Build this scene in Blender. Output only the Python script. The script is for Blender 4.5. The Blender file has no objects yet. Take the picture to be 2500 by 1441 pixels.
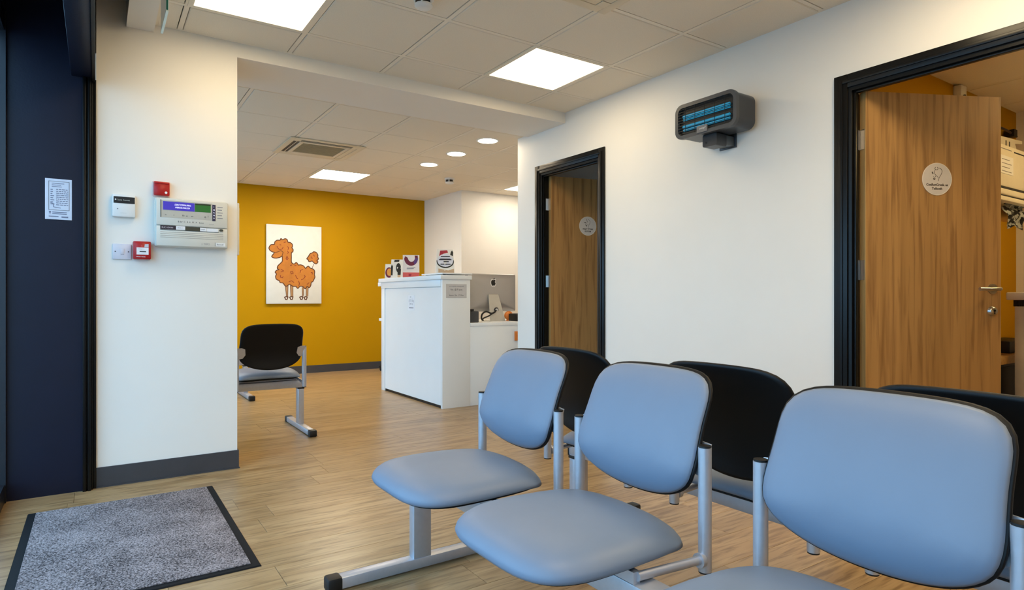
import bpy, bmesh, math, random
from mathutils import Matrix, Vector
random.seed(4)
SC = bpy.context.scene
COL = SC.collection
# ------------------------------------------------------------------ camera
FPX, CX, HY, CAMZ = 1510.0, 1250.0, 727.0, 1.0
TH = math.atan2(1015, 1510)
cam_d = bpy.data.cameras.new('camera')
cam = bpy.data.objects.new('camera', cam_d); COL.objects.link(cam)
cam.location = (0, 0, CAMZ); cam.rotation_euler = (math.pi/2, 0, -TH)
cam_d.sensor_width = 36; cam_d.lens = FPX/2500*36; cam_d.shift_y = 6.5/2500
cam_d.clip_start = 0.02; cam_d.clip_end = 200
SC.camera = cam
# ------------------------------------------------------------------ world, exposure
w = bpy.data.worlds.new('world'); SC.world = w; w.use_nodes = True
bg = w.node_tree.nodes['Background']
bg.inputs[0].default_value = (0.35, 0.64, 1.0, 1); bg.inputs[1].default_value = 4.2
PANEL_E = 9.8
SC.view_settings.view_transform = 'Standard'; SC.view_settings.look = 'None'
SC.view_settings.gamma = 1.0; SC.view_settings.use_curve_mapping = False
SC.view_settings.exposure = 0.16
# daylight portals in the glazed left facade
def portal(y0, y1, z0, z1, x):
    l = bpy.data.lights.new('window_portal', 'AREA'); l.shape = 'RECTANGLE'
    l.size = z1-z0; l.size_y = y1-y0; l.cycles.is_portal = True
    o = bpy.data.objects.new('window_portal', l); COL.objects.link(o)
    o.location = (x, (y0+y1)/2, (z0+z1)/2); o.rotation_euler = (0, -math.pi/2, 0)
portal(-.4, 3.84, 0.05, 2.3, -0.375)
portal(4.5, 8.2, 0.05, 2.3, -0.375)
# ------------------------------------------------------------------ materials
def s2l(c):
    c = c/255.0
    return c/12.92 if c <= .04045 else ((c+.055)/1.055)**2.4
def rgb(r, g, b): return (s2l(r), s2l(g), s2l(b), 1)
MATS = {}
def mat(name, col, rough=.5, metal=0., var=.04, scale=18., bump=0., spec=.5, coat=0., stretch=None):
    if name in MATS: return MATS[name]
    m = bpy.data.materials.new(name); m.use_nodes = True; MATS[name] = m
    nt = m.node_tree; p = nt.nodes['Principled BSDF']; L = nt.links.new
    p.inputs['Roughness'].default_value = rough; p.inputs['Metallic'].default_value = metal
    p.inputs['Specular IOR Level'].default_value = spec; p.inputs['Coat Weight'].default_value = coat
    tc = nt.nodes.new('ShaderNodeTexCoord'); mp = nt.nodes.new('ShaderNodeMapping')
    if stretch: mp.inputs['Scale'].default_value = stretch
    L(tc.outputs['Object'], mp.inputs['Vector'])
    n = nt.nodes.new('ShaderNodeTexNoise'); n.inputs['Scale'].default_value = scale; n.inputs['Detail'].default_value = 5
    L(mp.outputs[0], n.inputs['Vector'])
    r = nt.nodes.new('ShaderNodeValToRGB')
    r.color_ramp.elements[0].position = .3; r.color_ramp.elements[1].position = .7
    r.color_ramp.elements[0].color = tuple(c*(1-var) for c in col[:3])+(1,)
    r.color_ramp.elements[1].color = tuple(min(1, c*(1+var)) for c in col[:3])+(1,)
    L(n.outputs['Fac'], r.inputs[0]); L(r.outputs[0], p.inputs['Base Color'])
    if bump:
        b = nt.nodes.new('ShaderNodeBump'); b.inputs['Strength'].default_value = bump; b.inputs['Distance'].default_value = .002
        n2 = nt.nodes.new('ShaderNodeTexNoise'); n2.inputs['Scale'].default_value = scale*12; n2.inputs['Detail'].default_value = 3
        L(mp.outputs[0], n2.inputs['Vector']); L(n2.outputs['Fac'], b.inputs['Height']); L(b.outputs[0], p.inputs['Normal'])
    return m
def emit(name, col, st, base=(.9, .9, .9, 1)):
    m = bpy.data.materials.new(name); m.use_nodes = True; MATS[name] = m
    p = m.node_tree.nodes['Principled BSDF']
    p.inputs['Base Color'].default_value = base
    p.inputs['Emission Color'].default_value = col; p.inputs['Emission Strength'].default_value = st
    return m
def wood(name, c0, c1, c2, axis, rough, tone=.12, fine=55., spec=.5, world=False):
    """grain running along axis 'x' or 'z'; every object gets its own patch of grain and tone"""
    m = bpy.data.materials.new(name); m.use_nodes = True; MATS[name] = m
    nt = m.node_tree; L = nt.links.new; N = nt.nodes.new; p = nt.nodes['Principled BSDF']
    p.inputs['Roughness'].default_value = rough; p.inputs['Specular IOR Level'].default_value = spec
    tc = N('ShaderNodeTexCoord'); oi = N('ShaderNodeObjectInfo')
    mul = N('ShaderNodeMath'); mul.operation = 'MULTIPLY'; mul.inputs[1].default_value = 60; L(oi.outputs['Random'], mul.inputs[0])
    cb = N('ShaderNodeCombineXYZ')
    for i in range(3): L(mul.outputs[0], cb.inputs[i])
    ad = N('ShaderNodeVectorMath'); ad.operation = 'ADD'; L(tc.outputs['Object'], ad.inputs[0]); L(cb.outputs[0], ad.inputs[1])
    mp = N('ShaderNodeMapping'); L(ad.outputs[0], mp.inputs['Vector'])
    mp.inputs['Scale'].default_value = {'x': (.09, 1, 1), 'y': (1, .05, 1)}[axis]
    n1 = N('ShaderNodeTexNoise'); n1.inputs['Scale'].default_value = fine; n1.inputs['Detail'].default_value = 6; n1.inputs['Distortion'].default_value = .5
    n2 = N('ShaderNodeTexNoise'); n2.inputs['Scale'].default_value = fine*.16; n2.inputs['Detail'].default_value = 4; n2.inputs['Distortion'].default_value = 1.2
    L(mp.outputs[0], n1.inputs['Vector']); L(mp.outputs[0], n2.inputs['Vector'])
    r1 = N('ShaderNodeValToRGB'); r1.color_ramp.elements[0].position = .32; r1.color_ramp.elements[1].position = .66
    r1.color_ramp.elements[0].color = c0; r1.color_ramp.elements[1].color = c1
    L(n2.outputs['Fac'], r1.inputs[0])
    r2 = N('ShaderNodeValToRGB'); r2.color_ramp.elements[0].position = .34; r2.color_ramp.elements[1].position = .52
    r2.color_ramp.elements[0].color = (1, 1, 1, 1); r2.color_ramp.elements[1].color = (0, 0, 0, 1)
    L(n1.outputs['Fac'], r2.inputs[0])
    sc = N('ShaderNodeMath'); sc.operation = 'MULTIPLY'; sc.inputs[1].default_value = .7; L(r2.outputs[0], sc.inputs[0])
    mx = N('ShaderNodeMix'); mx.data_type = 'RGBA'; L(sc.outputs[0], mx.inputs['Factor']); L(r1.outputs[0], mx.inputs['A']); mx.inputs['B'].default_value = c2
    hs = N('ShaderNodeHueSaturation'); L(mx.outputs['Result'], hs.inputs['Color'])
    mr = N('ShaderNodeMapRange'); mr.inputs['To Min'].default_value = 1-tone; mr.inputs['To Max'].default_value = 1+tone
    L(oi.outputs['Random'], mr.inputs['Value']); L(mr.outputs[0], hs.inputs['Value'])
    L(hs.outputs[0], p.inputs['Base Color'])
    bp = N('ShaderNodeBump'); bp.inputs['Strength'].default_value = .12; bp.inputs['Distance'].default_value = .001
    L(n1.outputs['Fac'], bp.inputs['Height']); L(bp.outputs[0], p.inputs['Normal'])
    return m
M_wall = mat('white_paint', (.87, .83, .765, 1), .55, var=.01, scale=3, bump=.12)
M_yel = mat('yellow_paint', rgb(188, 138, 0), .6, var=.02, scale=3, bump=.1, spec=.12)
M_ceil = mat('ceiling_tile', (.88, .80, .67, 1), .9, var=.03, scale=160, bump=.35)
M_grid = mat('grid_metal', (.88, .80, .67, 1), .5, var=.01)
M_gap = mat('shadow_gap', (.05, .05, .05, 1), .9)
M_navy = mat('navy_paint', rgb(17, 19, 38), .42, var=.08, scale=9, bump=.15, spec=.28)
M_navyd = mat('dark_navy', rgb(15, 17, 27), .35, var=.06)
M_blackf = mat('black_gloss_paint', rgb(9, 9, 9), .33, var=.08, scale=8, spec=.3)
M_base = mat('slate_vinyl', rgb(62, 62, 66), .45, var=.05)
M_chrome = mat('satin_steel', (.5, .48, .46, 1), .28, 1.0)
M_silver = mat('silver_powder_coat', (.52, .53, .58, 1), .36, .55, var=.03, scale=60)
M_vinyl = mat('grey_vinyl', rgb(116, 129, 148), .46, var=.02, scale=10, bump=.05, spec=.5)
M_shell = mat('black_plastic', rgb(5, 5, 7), .5, var=.1, scale=40, bump=.1, spec=.3)
M_black = mat('black_matt', rgb(12, 12, 13), .5)
M_white = mat('white_plastic', (.80, .80, .78, 1), .35, var=.01)
M_cream = mat('cream_plastic', rgb(226, 218, 200), .4, var=.02)
M_lam = mat('white_laminate', (.86, .88, .88, 1), .25, var=.01, scale=4)
M_red = mat('red_plastic', rgb(176, 16, 18), .3, var=.05)
M_paper = mat('paper', (.82, .82, .84, 1), .7, var=.02)
M_ink = mat('ink', rgb(40, 40, 46), .7)
M_greyink = mat('grey_ink', rgb(120, 120, 128), .7)
M_dgrey = mat('charcoal_plastic', rgb(58, 60, 64), .35, var=.04)
M_green = mat('acrylic_green', rgb(40, 130, 105), .15, var=.03)
M_orange = mat('orange_plastic', rgb(230, 130, 50), .4)
M_floor = wood('oak_vinyl', rgb(154, 123, 84), rgb(176, 147, 107), rgb(106, 78, 46), 'x', .32, .07, 60., .45)
M_door = wood('oak_veneer', rgb(164, 122, 70), rgb(184, 140, 84), rgb(126, 86, 46), 'y', .42, .04, 40.)
M_edge = wood('oak_lipping', rgb(176, 138, 84), rgb(196, 156, 98), rgb(150, 112, 66), 'y', .45, .03, 40.)
E_panel = emit('panel_light', (1, .79, .48, 1), PANEL_E)
E_panel_o = emit('panel_light_overhead', (1, .79, .48, 1), 15.5)
E_panel_r = emit('panel_light_desk', (1, .88, .70, 1), 15)
E_panel_b = emit('panel_light_reception', (1, .90, .72, 1), 32)
E_down = emit('downlight_glow', (1, .82, .58, 1), 40)
E_blue = emit('lcd_blue', (.05, .03, .55, 1), .45, (.03, .02, .25, 1))
E_green = emit('lcd_green', (.01, .16, .01, 1), .35, (.01, .08, .01, 1))
E_txt = emit('lcd_text', (.75, .75, 1, 1), .8)
E_uv = emit('uv_tube', (.02, .30, .50, 1), .5, (.02, .12, .2, 1))
E_warm = emit('panel_light_warm', (1, .70, .30, 1), 24)
def glassmat():
    m = bpy.data.materials.new('window_glass'); m.use_nodes = True; nt = m.node_tree
    nt.nodes.remove(nt.nodes['Principled BSDF'])
    t = nt.nodes.new('ShaderNodeBsdfTransparent'); g = nt.nodes.new('ShaderNodeBsdfGlossy'); g.inputs['Roughness'].default_value = .02
    t.inputs[0].default_value = (.93, .97, .96, 1)
    x = nt.nodes.new('ShaderNodeMixShader'); x.inputs[0].default_value = .07
    nt.links.new(t.outputs[0], x.inputs[1]); nt.links.new(g.outputs[0], x.inputs[2])
    nt.links.new(x.outputs[0], nt.nodes['Material Output'].inputs['Surface'])
    return m
M_glass = glassmat()
# ------------------------------------------------------------------ pixel helpers (photo pixel -> point on a known plane)
c_, s_ = math.cos(TH), math.sin(TH)
def ray(px, py):
    a = (px-CX)/FPX; return (s_+a*c_, c_-a*s_, -(py-HY)/FPX)
def on_y(px, py, y):
    r = ray(px, py); t = y/r[1]; return (r[0]*t, CAMZ+r[2]*t)          # (X, Z)
# ------------------------------------------------------------------ mesh helpers
MW = {}
def wmat(o): return MW.get(o, Matrix.Identity(4))
def link(name, me, m, parent=None, smooth=False):
    o = bpy.data.objects.new(name, me); COL.objects.link(o)
    if m is not None and not me.materials: me.materials.append(m)
    if parent: o.parent = parent
    if smooth:
        for p in me.polygons: p.use_smooth = True
    return o
def fin(name, bm, m, parent=None, smooth=False, world=False):
    if world and parent: bmesh.ops.transform(bm, matrix=wmat(parent).inverted(), verts=bm.verts)
    bmesh.ops.recalc_face_normals(bm, faces=bm.faces)
    me = bpy.data.meshes.new(name); bm.to_mesh(me); bm.free()
    o = link(name, me, m, parent, False)
    if smooth:
        me.shade_smooth() if False else None
        for p in me.polygons: p.use_smooth = True
        try: me.set_sharp_from_angle(angle=math.radians(smooth if smooth is not True else 40))
        except Exception: pass
    return o
def box(bm, x0, x1, y0, y1, z0, z1, bev=0., seg=2):
    x0, x1 = min(x0, x1), max(x0, x1); y0, y1 = min(y0, y1), max(y0, y1); z0, z1 = min(z0, z1), max(z0, z1)
    r = bmesh.ops.create_cube(bm, size=1, matrix=Matrix.Translation(((x0+x1)/2, (y0+y1)/2, (z0+z1)/2)) @ Matrix.Diagonal((x1-x0, y1-y0, z1-z0, 1)))
    if bev:
        es = list({e for v in r['verts'] for e in v.link_edges})
        bmesh.ops.bevel(bm, geom=es, offset=bev, segments=seg, affect='EDGES', profile=.5)
    return bm
def bx(name, m, parent, *a, bev=0., world=False, seg=2):
    bm = bmesh.new(); box(bm, *a, bev=bev, seg=seg); return fin(name, bm, m, parent, 35 if bev else False, world)
def tube(bm, pts, r, n=12, cap=True, r2=None):
    pts = [Vector(p) for p in pts]; rings = []
    for i, p in enumerate(pts):
        d = (pts[min(i+1, len(pts)-1)]-pts[max(i-1, 0)]).normalized()
        u = d.orthogonal().normalized() if i == 0 else (u-d*u.dot(d)).normalized()
        v = d.cross(u); rr = r if r2 is None else r+(r2-r)*i/(len(pts)-1)
        rings.append([bm.verts.new(p+(u*math.cos(2*math.pi*k/n)+v*math.sin(2*math.pi*k/n))*rr) for k in range(n)])
    for a, b in zip(rings, rings[1:]):
        for k in range(n): bm.faces.new((a[k], a[(k+1) % n], b[(k+1) % n], b[k]))
    if cap: bm.faces.new(rings[0][::-1]); bm.faces.new(rings[-1])
    return bm
def smooth(pts, k=6):
    P = [Vector(p) for p in pts]; P = [P[0]]+P+[P[-1]]; out = []
    for i in range(1, len(P)-2):
        for j in range(k):
            t = j/k; a, b, c, d = P[i-1:i+3]
            out.append(.5*(2*b+(c-a)*t+(2*a-5*b+4*c-d)*t*t+(3*b-a-3*c+d)*t**3))
    return [tuple(q) for q in out]+[tuple(P[-1])]
def tb(name, m, parent, pts, r, n=12, world=False, r2=None):
    bm = bmesh.new(); tube(bm, pts, r, n, True, r2); return fin(name, bm, m, parent, 50, world)
def prism(bm, poly, z0, z1):
    a = [bm.verts.new((x, y, z0)) for x, y in poly]; b = [bm.verts.new((x, y, z1)) for x, y in poly]
    f0 = bm.faces.new(a[::-1]); f1 = bm.faces.new(b); n = len(poly)
    for k in range(n): bm.faces.new((a[k], a[(k+1) % n], b[(k+1) % n], b[k]))
    f0.normal_update(); f1.normal_update()
    if n > 4: bmesh.ops.triangulate(bm, faces=[f0, f1], ngon_method='EAR_CLIP')
    return bm
def pz(name, m, parent, poly, z0, z1, smooth=False):
    bm = bmesh.new(); prism(bm, poly, z0, z1); return fin(name, bm, m, parent, smooth)
def rrect(x0, x1, y0, y1, r, n=5):
    out = []
    for cx, cy, a0 in ((x1-r, y1-r, 0), (x0+r, y1-r, 90), (x0+r, y0+r, 180), (x1-r, y0+r, 270)):
        for k in range(n+1):
            a = math.radians(a0+90*k/n); out.append((cx+r*math.cos(a), cy+r*math.sin(a)))
    return out
def circ(cx, cy, r, n=32, ry=None): return [(cx+r*math.cos(2*math.pi*k/n), cy+(ry or r)*math.sin(2*math.pi*k/n)) for k in range(n)]
def stroke(bm, pts, wd, z0, z1, closed=False):
    n = len(pts)
    for i in range(n if closed else n-1):
        a = Vector(pts[i]); b = Vector(pts[(i+1) % n]); d = b-a
        if d.length < 1e-6: continue
        d.normalize(); q = Vector((-d.y, d.x))*wd/2; e = d*wd*.35
        prism(bm, [tuple(v) for v in (a-e-q, b+e-q, b+e+q, a-e+q)], z0, z1+(i % 3)*6e-5)
def text(name, s, size, m, parent, x, y, z, depth=.0003, align='LEFT', sx=1., shear=0., bold=0.):
    cu = bpy.data.curves.new(name, 'FONT'); cu.body = s; cu.size = size; cu.extrude = depth; cu.align_x = align; cu.shear = shear; cu.offset = bold
    cu.resolution_u = 2
    t = bpy.data.objects.new('tmp_text', cu); COL.objects.link(t)
    dg = bpy.context.evaluated_depsgraph_get(); me = bpy.data.meshes.new_from_object(t.evaluated_get(dg))
    bpy.data.objects.remove(t); bpy.data.curves.remove(cu)
    me.name = name; me.materials.clear()
    me.transform(Matrix.Translation((x, y, z)) @ Matrix.Diagonal((sx, 1, 1, 1)))
    return link(name, me, m, parent)
def tag(o, label, cat, group=None, kind=None):
    o['label'] = label; o['category'] = cat
    if group: o['group'] = group
    if kind: o['kind'] = kind
    return o
def thing(name, label, cat, loc=(0, 0, 0), r=None, u=None, rotz=0., group=None, kind=None):
    """Empty root; with r,u given its local axes are right, up and outward normal of the surface it hangs on"""
    o = bpy.data.objects.new(name, None); COL.objects.link(o); o.empty_display_size = .05
    if r is not None:
        r = Vector(r); u = Vector(u); n = r.cross(u)
        mtx = Matrix((r, u, n)).transposed().to_4x4(); mtx.translation = loc
    else: mtx = Matrix.Translation(loc) @ Matrix.Rotation(rotz, 4, 'Z')
    o.matrix_world = mtx; MW[o] = mtx
    return tag(o, label, cat, group, kind)
XP, UP, YM = (1, 0, 0), (0, 0, 1), (0, -1, 0)
def struct(name, label, cat, *a, m=None, bev=0.):
    bm = bmesh.new()
    for q in (a if isinstance(a[0], tuple) else [a]): box(bm, *q)
    o = fin(name, bm, m); tag(o, label, cat, kind='structure'); return o
# ================================================================== THE SETTING
Y1, YB, XW, ZF, ZB = 3.92, 8.318, 3.155, 2.496, 2.43       # pillar wall, yellow wall, right wall, ceilings
XG = -0.365                                                  # glazed facade
WT = .075                                                    # right wall thickness
# floor slab + planks
fl = struct('floor', 'pale oak vinyl plank floor running through waiting room and reception', 'floor', -.55, 6.1, -2.9, 8.5, -.1, -.0035, m=M_floor)
MW[fl] = Matrix.Identity(4)
PW, PL = .185, 1.22
def plank_mesh(l):
    bm = bmesh.new(); box(bm, 0, l-.0012, 0, PW-.0012, -.004, 0)
    top = [e for e in bm.edges if all(v.co.z > -.001 for v in e.verts)]
    bmesh.ops.bevel(bm, geom=top, offset=.0007, segments=1, affect='EDGES')
    me = bpy.data.meshes.new('plank'); bm.to_mesh(me); bm.free(); me.materials.append(M_floor); return me
pm_cache = {}
row = 0; y = .55
while y < YB-.01:
    xmax = XW if y < 4.42 else 4.3
    x = XG-.06-random.uniform(0, PL*.9) ; x0 = XG-.02
    while x < xmax:
        a, b = max(x, x0), min(x+PL, xmax)
        if b-a > .05 and not (y+PW < 1.25 and b < .2):
            k = round(b-a, 3)
            if k not in pm_cache: pm_cache[k] = plank_mesh(k)
            o = bpy.data.objects.new('plank', pm_cache[k]); COL.objects.link(o); o.location = (a, y, 0); o.parent = fl
        x += PL
    y += PW; row += 1
struct('ground', 'unseen grey paved ground added outside the glazing to block light from below', 'pavement', -14, XG-.062, -14, 20, -.14, -.04, m=mat('paving_grey', (.30, .30, .29, 1), .85, var=.12, scale=6, bump=.3))  # added slab stops blue sky light from below, so ceilings stay warm
# pillar wall, beam, right wall, etc.
struct('wall_pillar', 'white painted pillar wall carrying the fire alarm panel', 'wall', 0, .688, Y1, 4.36, 0, 2.75, m=M_wall)
struct('trim_1', 'white plasterboard ceiling beam spanning from the pillar to the right wall', 'beam', .688, XW, Y1, 4.44, 2.414, 2.75, m=M_wall)
D1 = (.965, 1.655)     # big door opening y range (clear)
D1 = (.86, 1.655)
D2 = (3.50, 4.265)
DT = 2.07
struct('wall_right', 'white painted right wall with two black framed doorways', 'wall',
       (XW, XW+WT, -2.8, D1[0], 0, 2.75), (XW, XW+WT, D1[0], D1[1], DT, 2.75), (XW, XW+WT, D1[1], D2[0], 0, 2.75),
       (XW, XW+WT, D2[0], D2[1], DT, 2.75), (XW, XW+WT, D2[1], 4.60, 0, 2.75), m=M_wall)
struct('wall_back', 'mustard yellow end wall behind the reception desk', 'wall', -.55, 4.03, YB, YB+.1, 0, 2.75, m=M_yel)
struct('wall_column', 'white boxed-out wall corner to the right of the yellow wall', 'wall', (4.03, 6.1, 7.2, YB+.1, 0, 2.75), m=M_wall)
struct('wall_reception', 'white partition hidden at the right side of the reception', 'wall', (5.92, 6.02, 4.6, 7.2, 0, 2.75), m=M_wall)
struct('wall_partition', 'white partition between the small doorway room and reception', 'wall', (XW+WT, 5.92, 4.50, 4.60, 0, 2.75), m=M_wall)
struct('wall_rear', 'white rear wall of the waiting room behind the viewpoint', 'wall', -.55, 6.1, -2.9, -2.8, 0, 2.75, m=M_wall)
# side rooms
struct('wall_treatment', 'yellow painted wall inside the treatment room behind the open oak door', 'wall', XW+WT, 5.92, 1.80, 1.86, 0, 2.75, m=M_yel)
struct('wall_treatment_end', 'cream end wall of the treatment room', 'wall', 5.92, 6.02, -2.8, 1.86, 0, 2.75, m=M_wall)
struct('wall_closet', 'plain off-white walls of the room behind the far oak door', 'wall', (XW+WT, 5.0, 3.05, 3.11, 0, 2.75), (4.95, 5.0, 3.11, 4.5, 0, 2.75), m=M_wall)
struct('ceiling_closet', 'plain ceiling of the room behind the far oak door', 'ceiling', XW+WT, 5.0, 3.05, 4.5, 2.45, 2.5, m=M_wall)
# baseboards
struct('baseboard_pillar', 'dark slate vinyl baseboard around the white pillar', 'baseboard', (.0, .696, Y1-.008, Y1, 0, .105), (.688, .696, Y1, 4.36, 0, .105), (.0, .70, Y1-.016, Y1-.008, 0, .006), m=M_base)
struct('baseboard_back', 'dark slate baseboard along the yellow wall', 'baseboard', -.45, 4.03, YB-.012, YB, 0, .10, m=M_base)
struct('baseboard_right', 'dark slate baseboard along the white right wall', 'baseboard', (XW-.01, XW, -2.8, .79, 0, .10), (XW-.01, XW, 1.725, 3.43, 0, .10), (XW-.01, XW, 4.335, 4.6, 0, .10), (XW-.01, XW+WT, 4.60, 4.61, 0, .10), m=M_base)
# ceilings: grid of tiles
def ceiling(label, x0, x1, y0, y1, z, gx, gy, skip=(), name='ceiling', zones=None):
    P = .5945
    c = struct(name, label, 'ceiling', x0, x1, y0, y1, z+.028, z+.06, m=M_gap)
    MW[c] = Matrix.Identity(4)
    xs = sorted({x0, x1} | {gx+P*k for k in range(-20, 20) if x0+.02 < gx+P*k < x1-.02})
    ys = sorted({y0, y1} | {gy+P*k for k in range(-20, 20) if y0+.02 < gy+P*k < y1-.02})
    cache = {}
    for i in range(len(xs)-1):
        for j in range(len(ys)-1):
            cx, cy = (xs[i]+xs[i+1])/2, (ys[j]+ys[j+1])/2
            if any(a < cx < b and d < cy < e for a, b, d, e in skip): continue
            k = (round(xs[i+1]-xs[i], 3), round(ys[j+1]-ys[j], 3))
            if k not in cache:
                bm = bmesh.new(); a, b = k[0]/2-.0165, k[1]/2-.0165
                box(bm, -a, a, -b, b, 0, .02)
                low = [e for e in bm.edges if all(v.co.z < .001 for v in e.verts)]
                bmesh.ops.bevel(bm, geom=low, offset=.004, segments=1, affect='EDGES')
                me = bpy.data.meshes.new('ceiling_tile'); bm.to_mesh(me); bm.free(); me.materials.append(M_ceil); cache[k] = me
            o = bpy.data.objects.new('ceiling_tile', cache[k]); COL.objects.link(o); o.location = (cx, cy, z+.0015); o.parent = c
    for x in xs:
        a, b = (x-.012, x+.012) if x0 < x < x1 else ((x, x+.02) if x == x0 else (x-.02, x))
        bx('grid_bar', M_grid, c, a, b, y0, y1, z+.003, z+.012)
    for y in ys:
        a, b = (y-.012, y+.012) if y0 < y < y1 else ((y, y+.02) if y == y0 else (y-.02, y))
        bx('grid_bar', M_grid, c, x0, x1, a, b, z+.0032, z+.0122)
    return c
LP = [(.388, .983, 2.97, 3.562), (2.165, 2.757, 2.97, 3.562), (.388, .983, .59, 1.185), (2.165, 2.757, .59, 1.185), (.388, .983, -1.2, -.6), (2.165, 2.757, -1.2, -.6)]
LB = [(2.077, 2.671, 6.875, 7.470), (4.455, 5.05, 6.28, 6.875), (.293, .888, 6.875, 7.470)]
AC = [(1.573, 2.165, 1.785, 2.375), (1.482, 2.077, 5.686, 6.281)]
ceiling('suspended beige tile ceiling over the waiting room', .262, XW, -2.8, Y1, ZF, .388, 3.562, [(a-.05, b+.05, c-.05, d+.05) for a, b, c, d in LP+AC[:1]])
ceiling('suspended beige tile ceiling over the reception', -.45, 5.92, 4.44, YB, ZB, 1.482, 5.686, [(a-.05, b+.05, c-.05, d+.05) for a, b, c, d in LB+AC[1:]])
ceiling('suspended tile ceiling inside the treatment room', XW+WT, 5.92, -.55, 1.80, 2.43, 4.40, 1.25, [(4.40, 4.99, .06, .65)])
struct('trim_2', 'shallow white boxed bulkhead under the ceiling near the entrance', 'bulkhead', .134, .262, -2.8, Y1, 2.459, 2.75, m=M_wall)
struct('trim_3', 'plain ceiling strip above the entrance', 'ceiling', -.55, .134, -2.8, Y1, 2.72, 2.75, m=M_navyd)
struct('trim_4', 'white soffit strip closing the pillar head', 'ceiling', -.55, .688, 4.36, 4.44, ZB, 2.75, m=M_wall)
struct('trim_5', 'roof slab over the rooms', 'ceiling', -.55, 6.1, -2.9, 8.42, 2.75, 2.85, m=M_wall)
# glazed navy shopfront on the left
def facade(n, y0, y1, label):
    t = thing('window_%d' % n, label, 'window', (XG-.03, (y0+y1)/2, 0), kind='structure')
    k = max(2, round((y1-y0)/1.25)); st = (y1-y0)/k
    for i in range(k+1):
        yy = y0+st*i; a, b = max(y0, yy-.03), min(y1, yy+.03)
        bx('mullion', M_navyd, t, XG-.06, XG, a, b, 0, 2.4, world=True)
    for i in range(k):
        a, b = y0+st*i+.03, y0+st*(i+1)-.03
        bx('bottom_rail', M_navyd, t, XG-.055, XG-.005, a, b, 0, .09, world=True)
        bx('top_rail', M_navyd, t, XG-.055, XG-.005, a, b, 2.3, 2.4, world=True)
        bx('pane', M_glass, t, XG-.034, XG-.028, a, b, .09, 2.3, world=True)
facade(1, -.4, 3.895, 'navy framed entrance glazing along the left side of the waiting room')
struct('wall_left_blocker', 'unseen navy solid wall added left of the viewpoint to limit daylight', 'wall', XG-.06, XG, -2.8, -.4, 0, 2.4, m=M_navyd)  # added in place of glazing to cut blue daylight on the right wall
facade(2, 4.36, YB, 'navy framed shop window along the left side of the reception')
struct('trim_6', 'navy fascia above the shopfront glazing', 'fascia', XG-.06, XG, -2.8, YB, 2.4, 2.75, m=M_navyd)
struct('wall_entrance', 'dark navy painted side panel of the entrance recess', 'wall', XG-.06, -.058, 3.895, 4.36, 0, 2.72, m=M_navy)
tr = thing('trim_7', 'navy entrance header beam running above the doorway', 'trim', (-.06, 3.0, 2.14), kind='structure')
bx('header_board', M_navy, tr, -.107, -.018, -2.8, 3.92, 2.14, 2.72, bev=.004, world=True)
bx('bead', M_blackf, tr, -.018, -.004, -2.8, 3.92, 2.125, 2.72, world=True)
tr = thing('door_3', 'black ribbed door jamb between the navy panel and white pillar', 'door jamb', (-.03, 3.87, 0), kind='structure')
for a, b, c, d in ((-.058, -.044, 3.868, 3.93), (-.044, -.036, 3.885, 3.93), (-.036, -.022, 3.872, 3.93), (-.022, -.014, 3.892, 3.93), (-.014, .0, 3.905, 3.93)):
    bx('rib', M_blackf, tr, a, b, c, d, 0, 2.14, bev=.0015, world=True)
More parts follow.
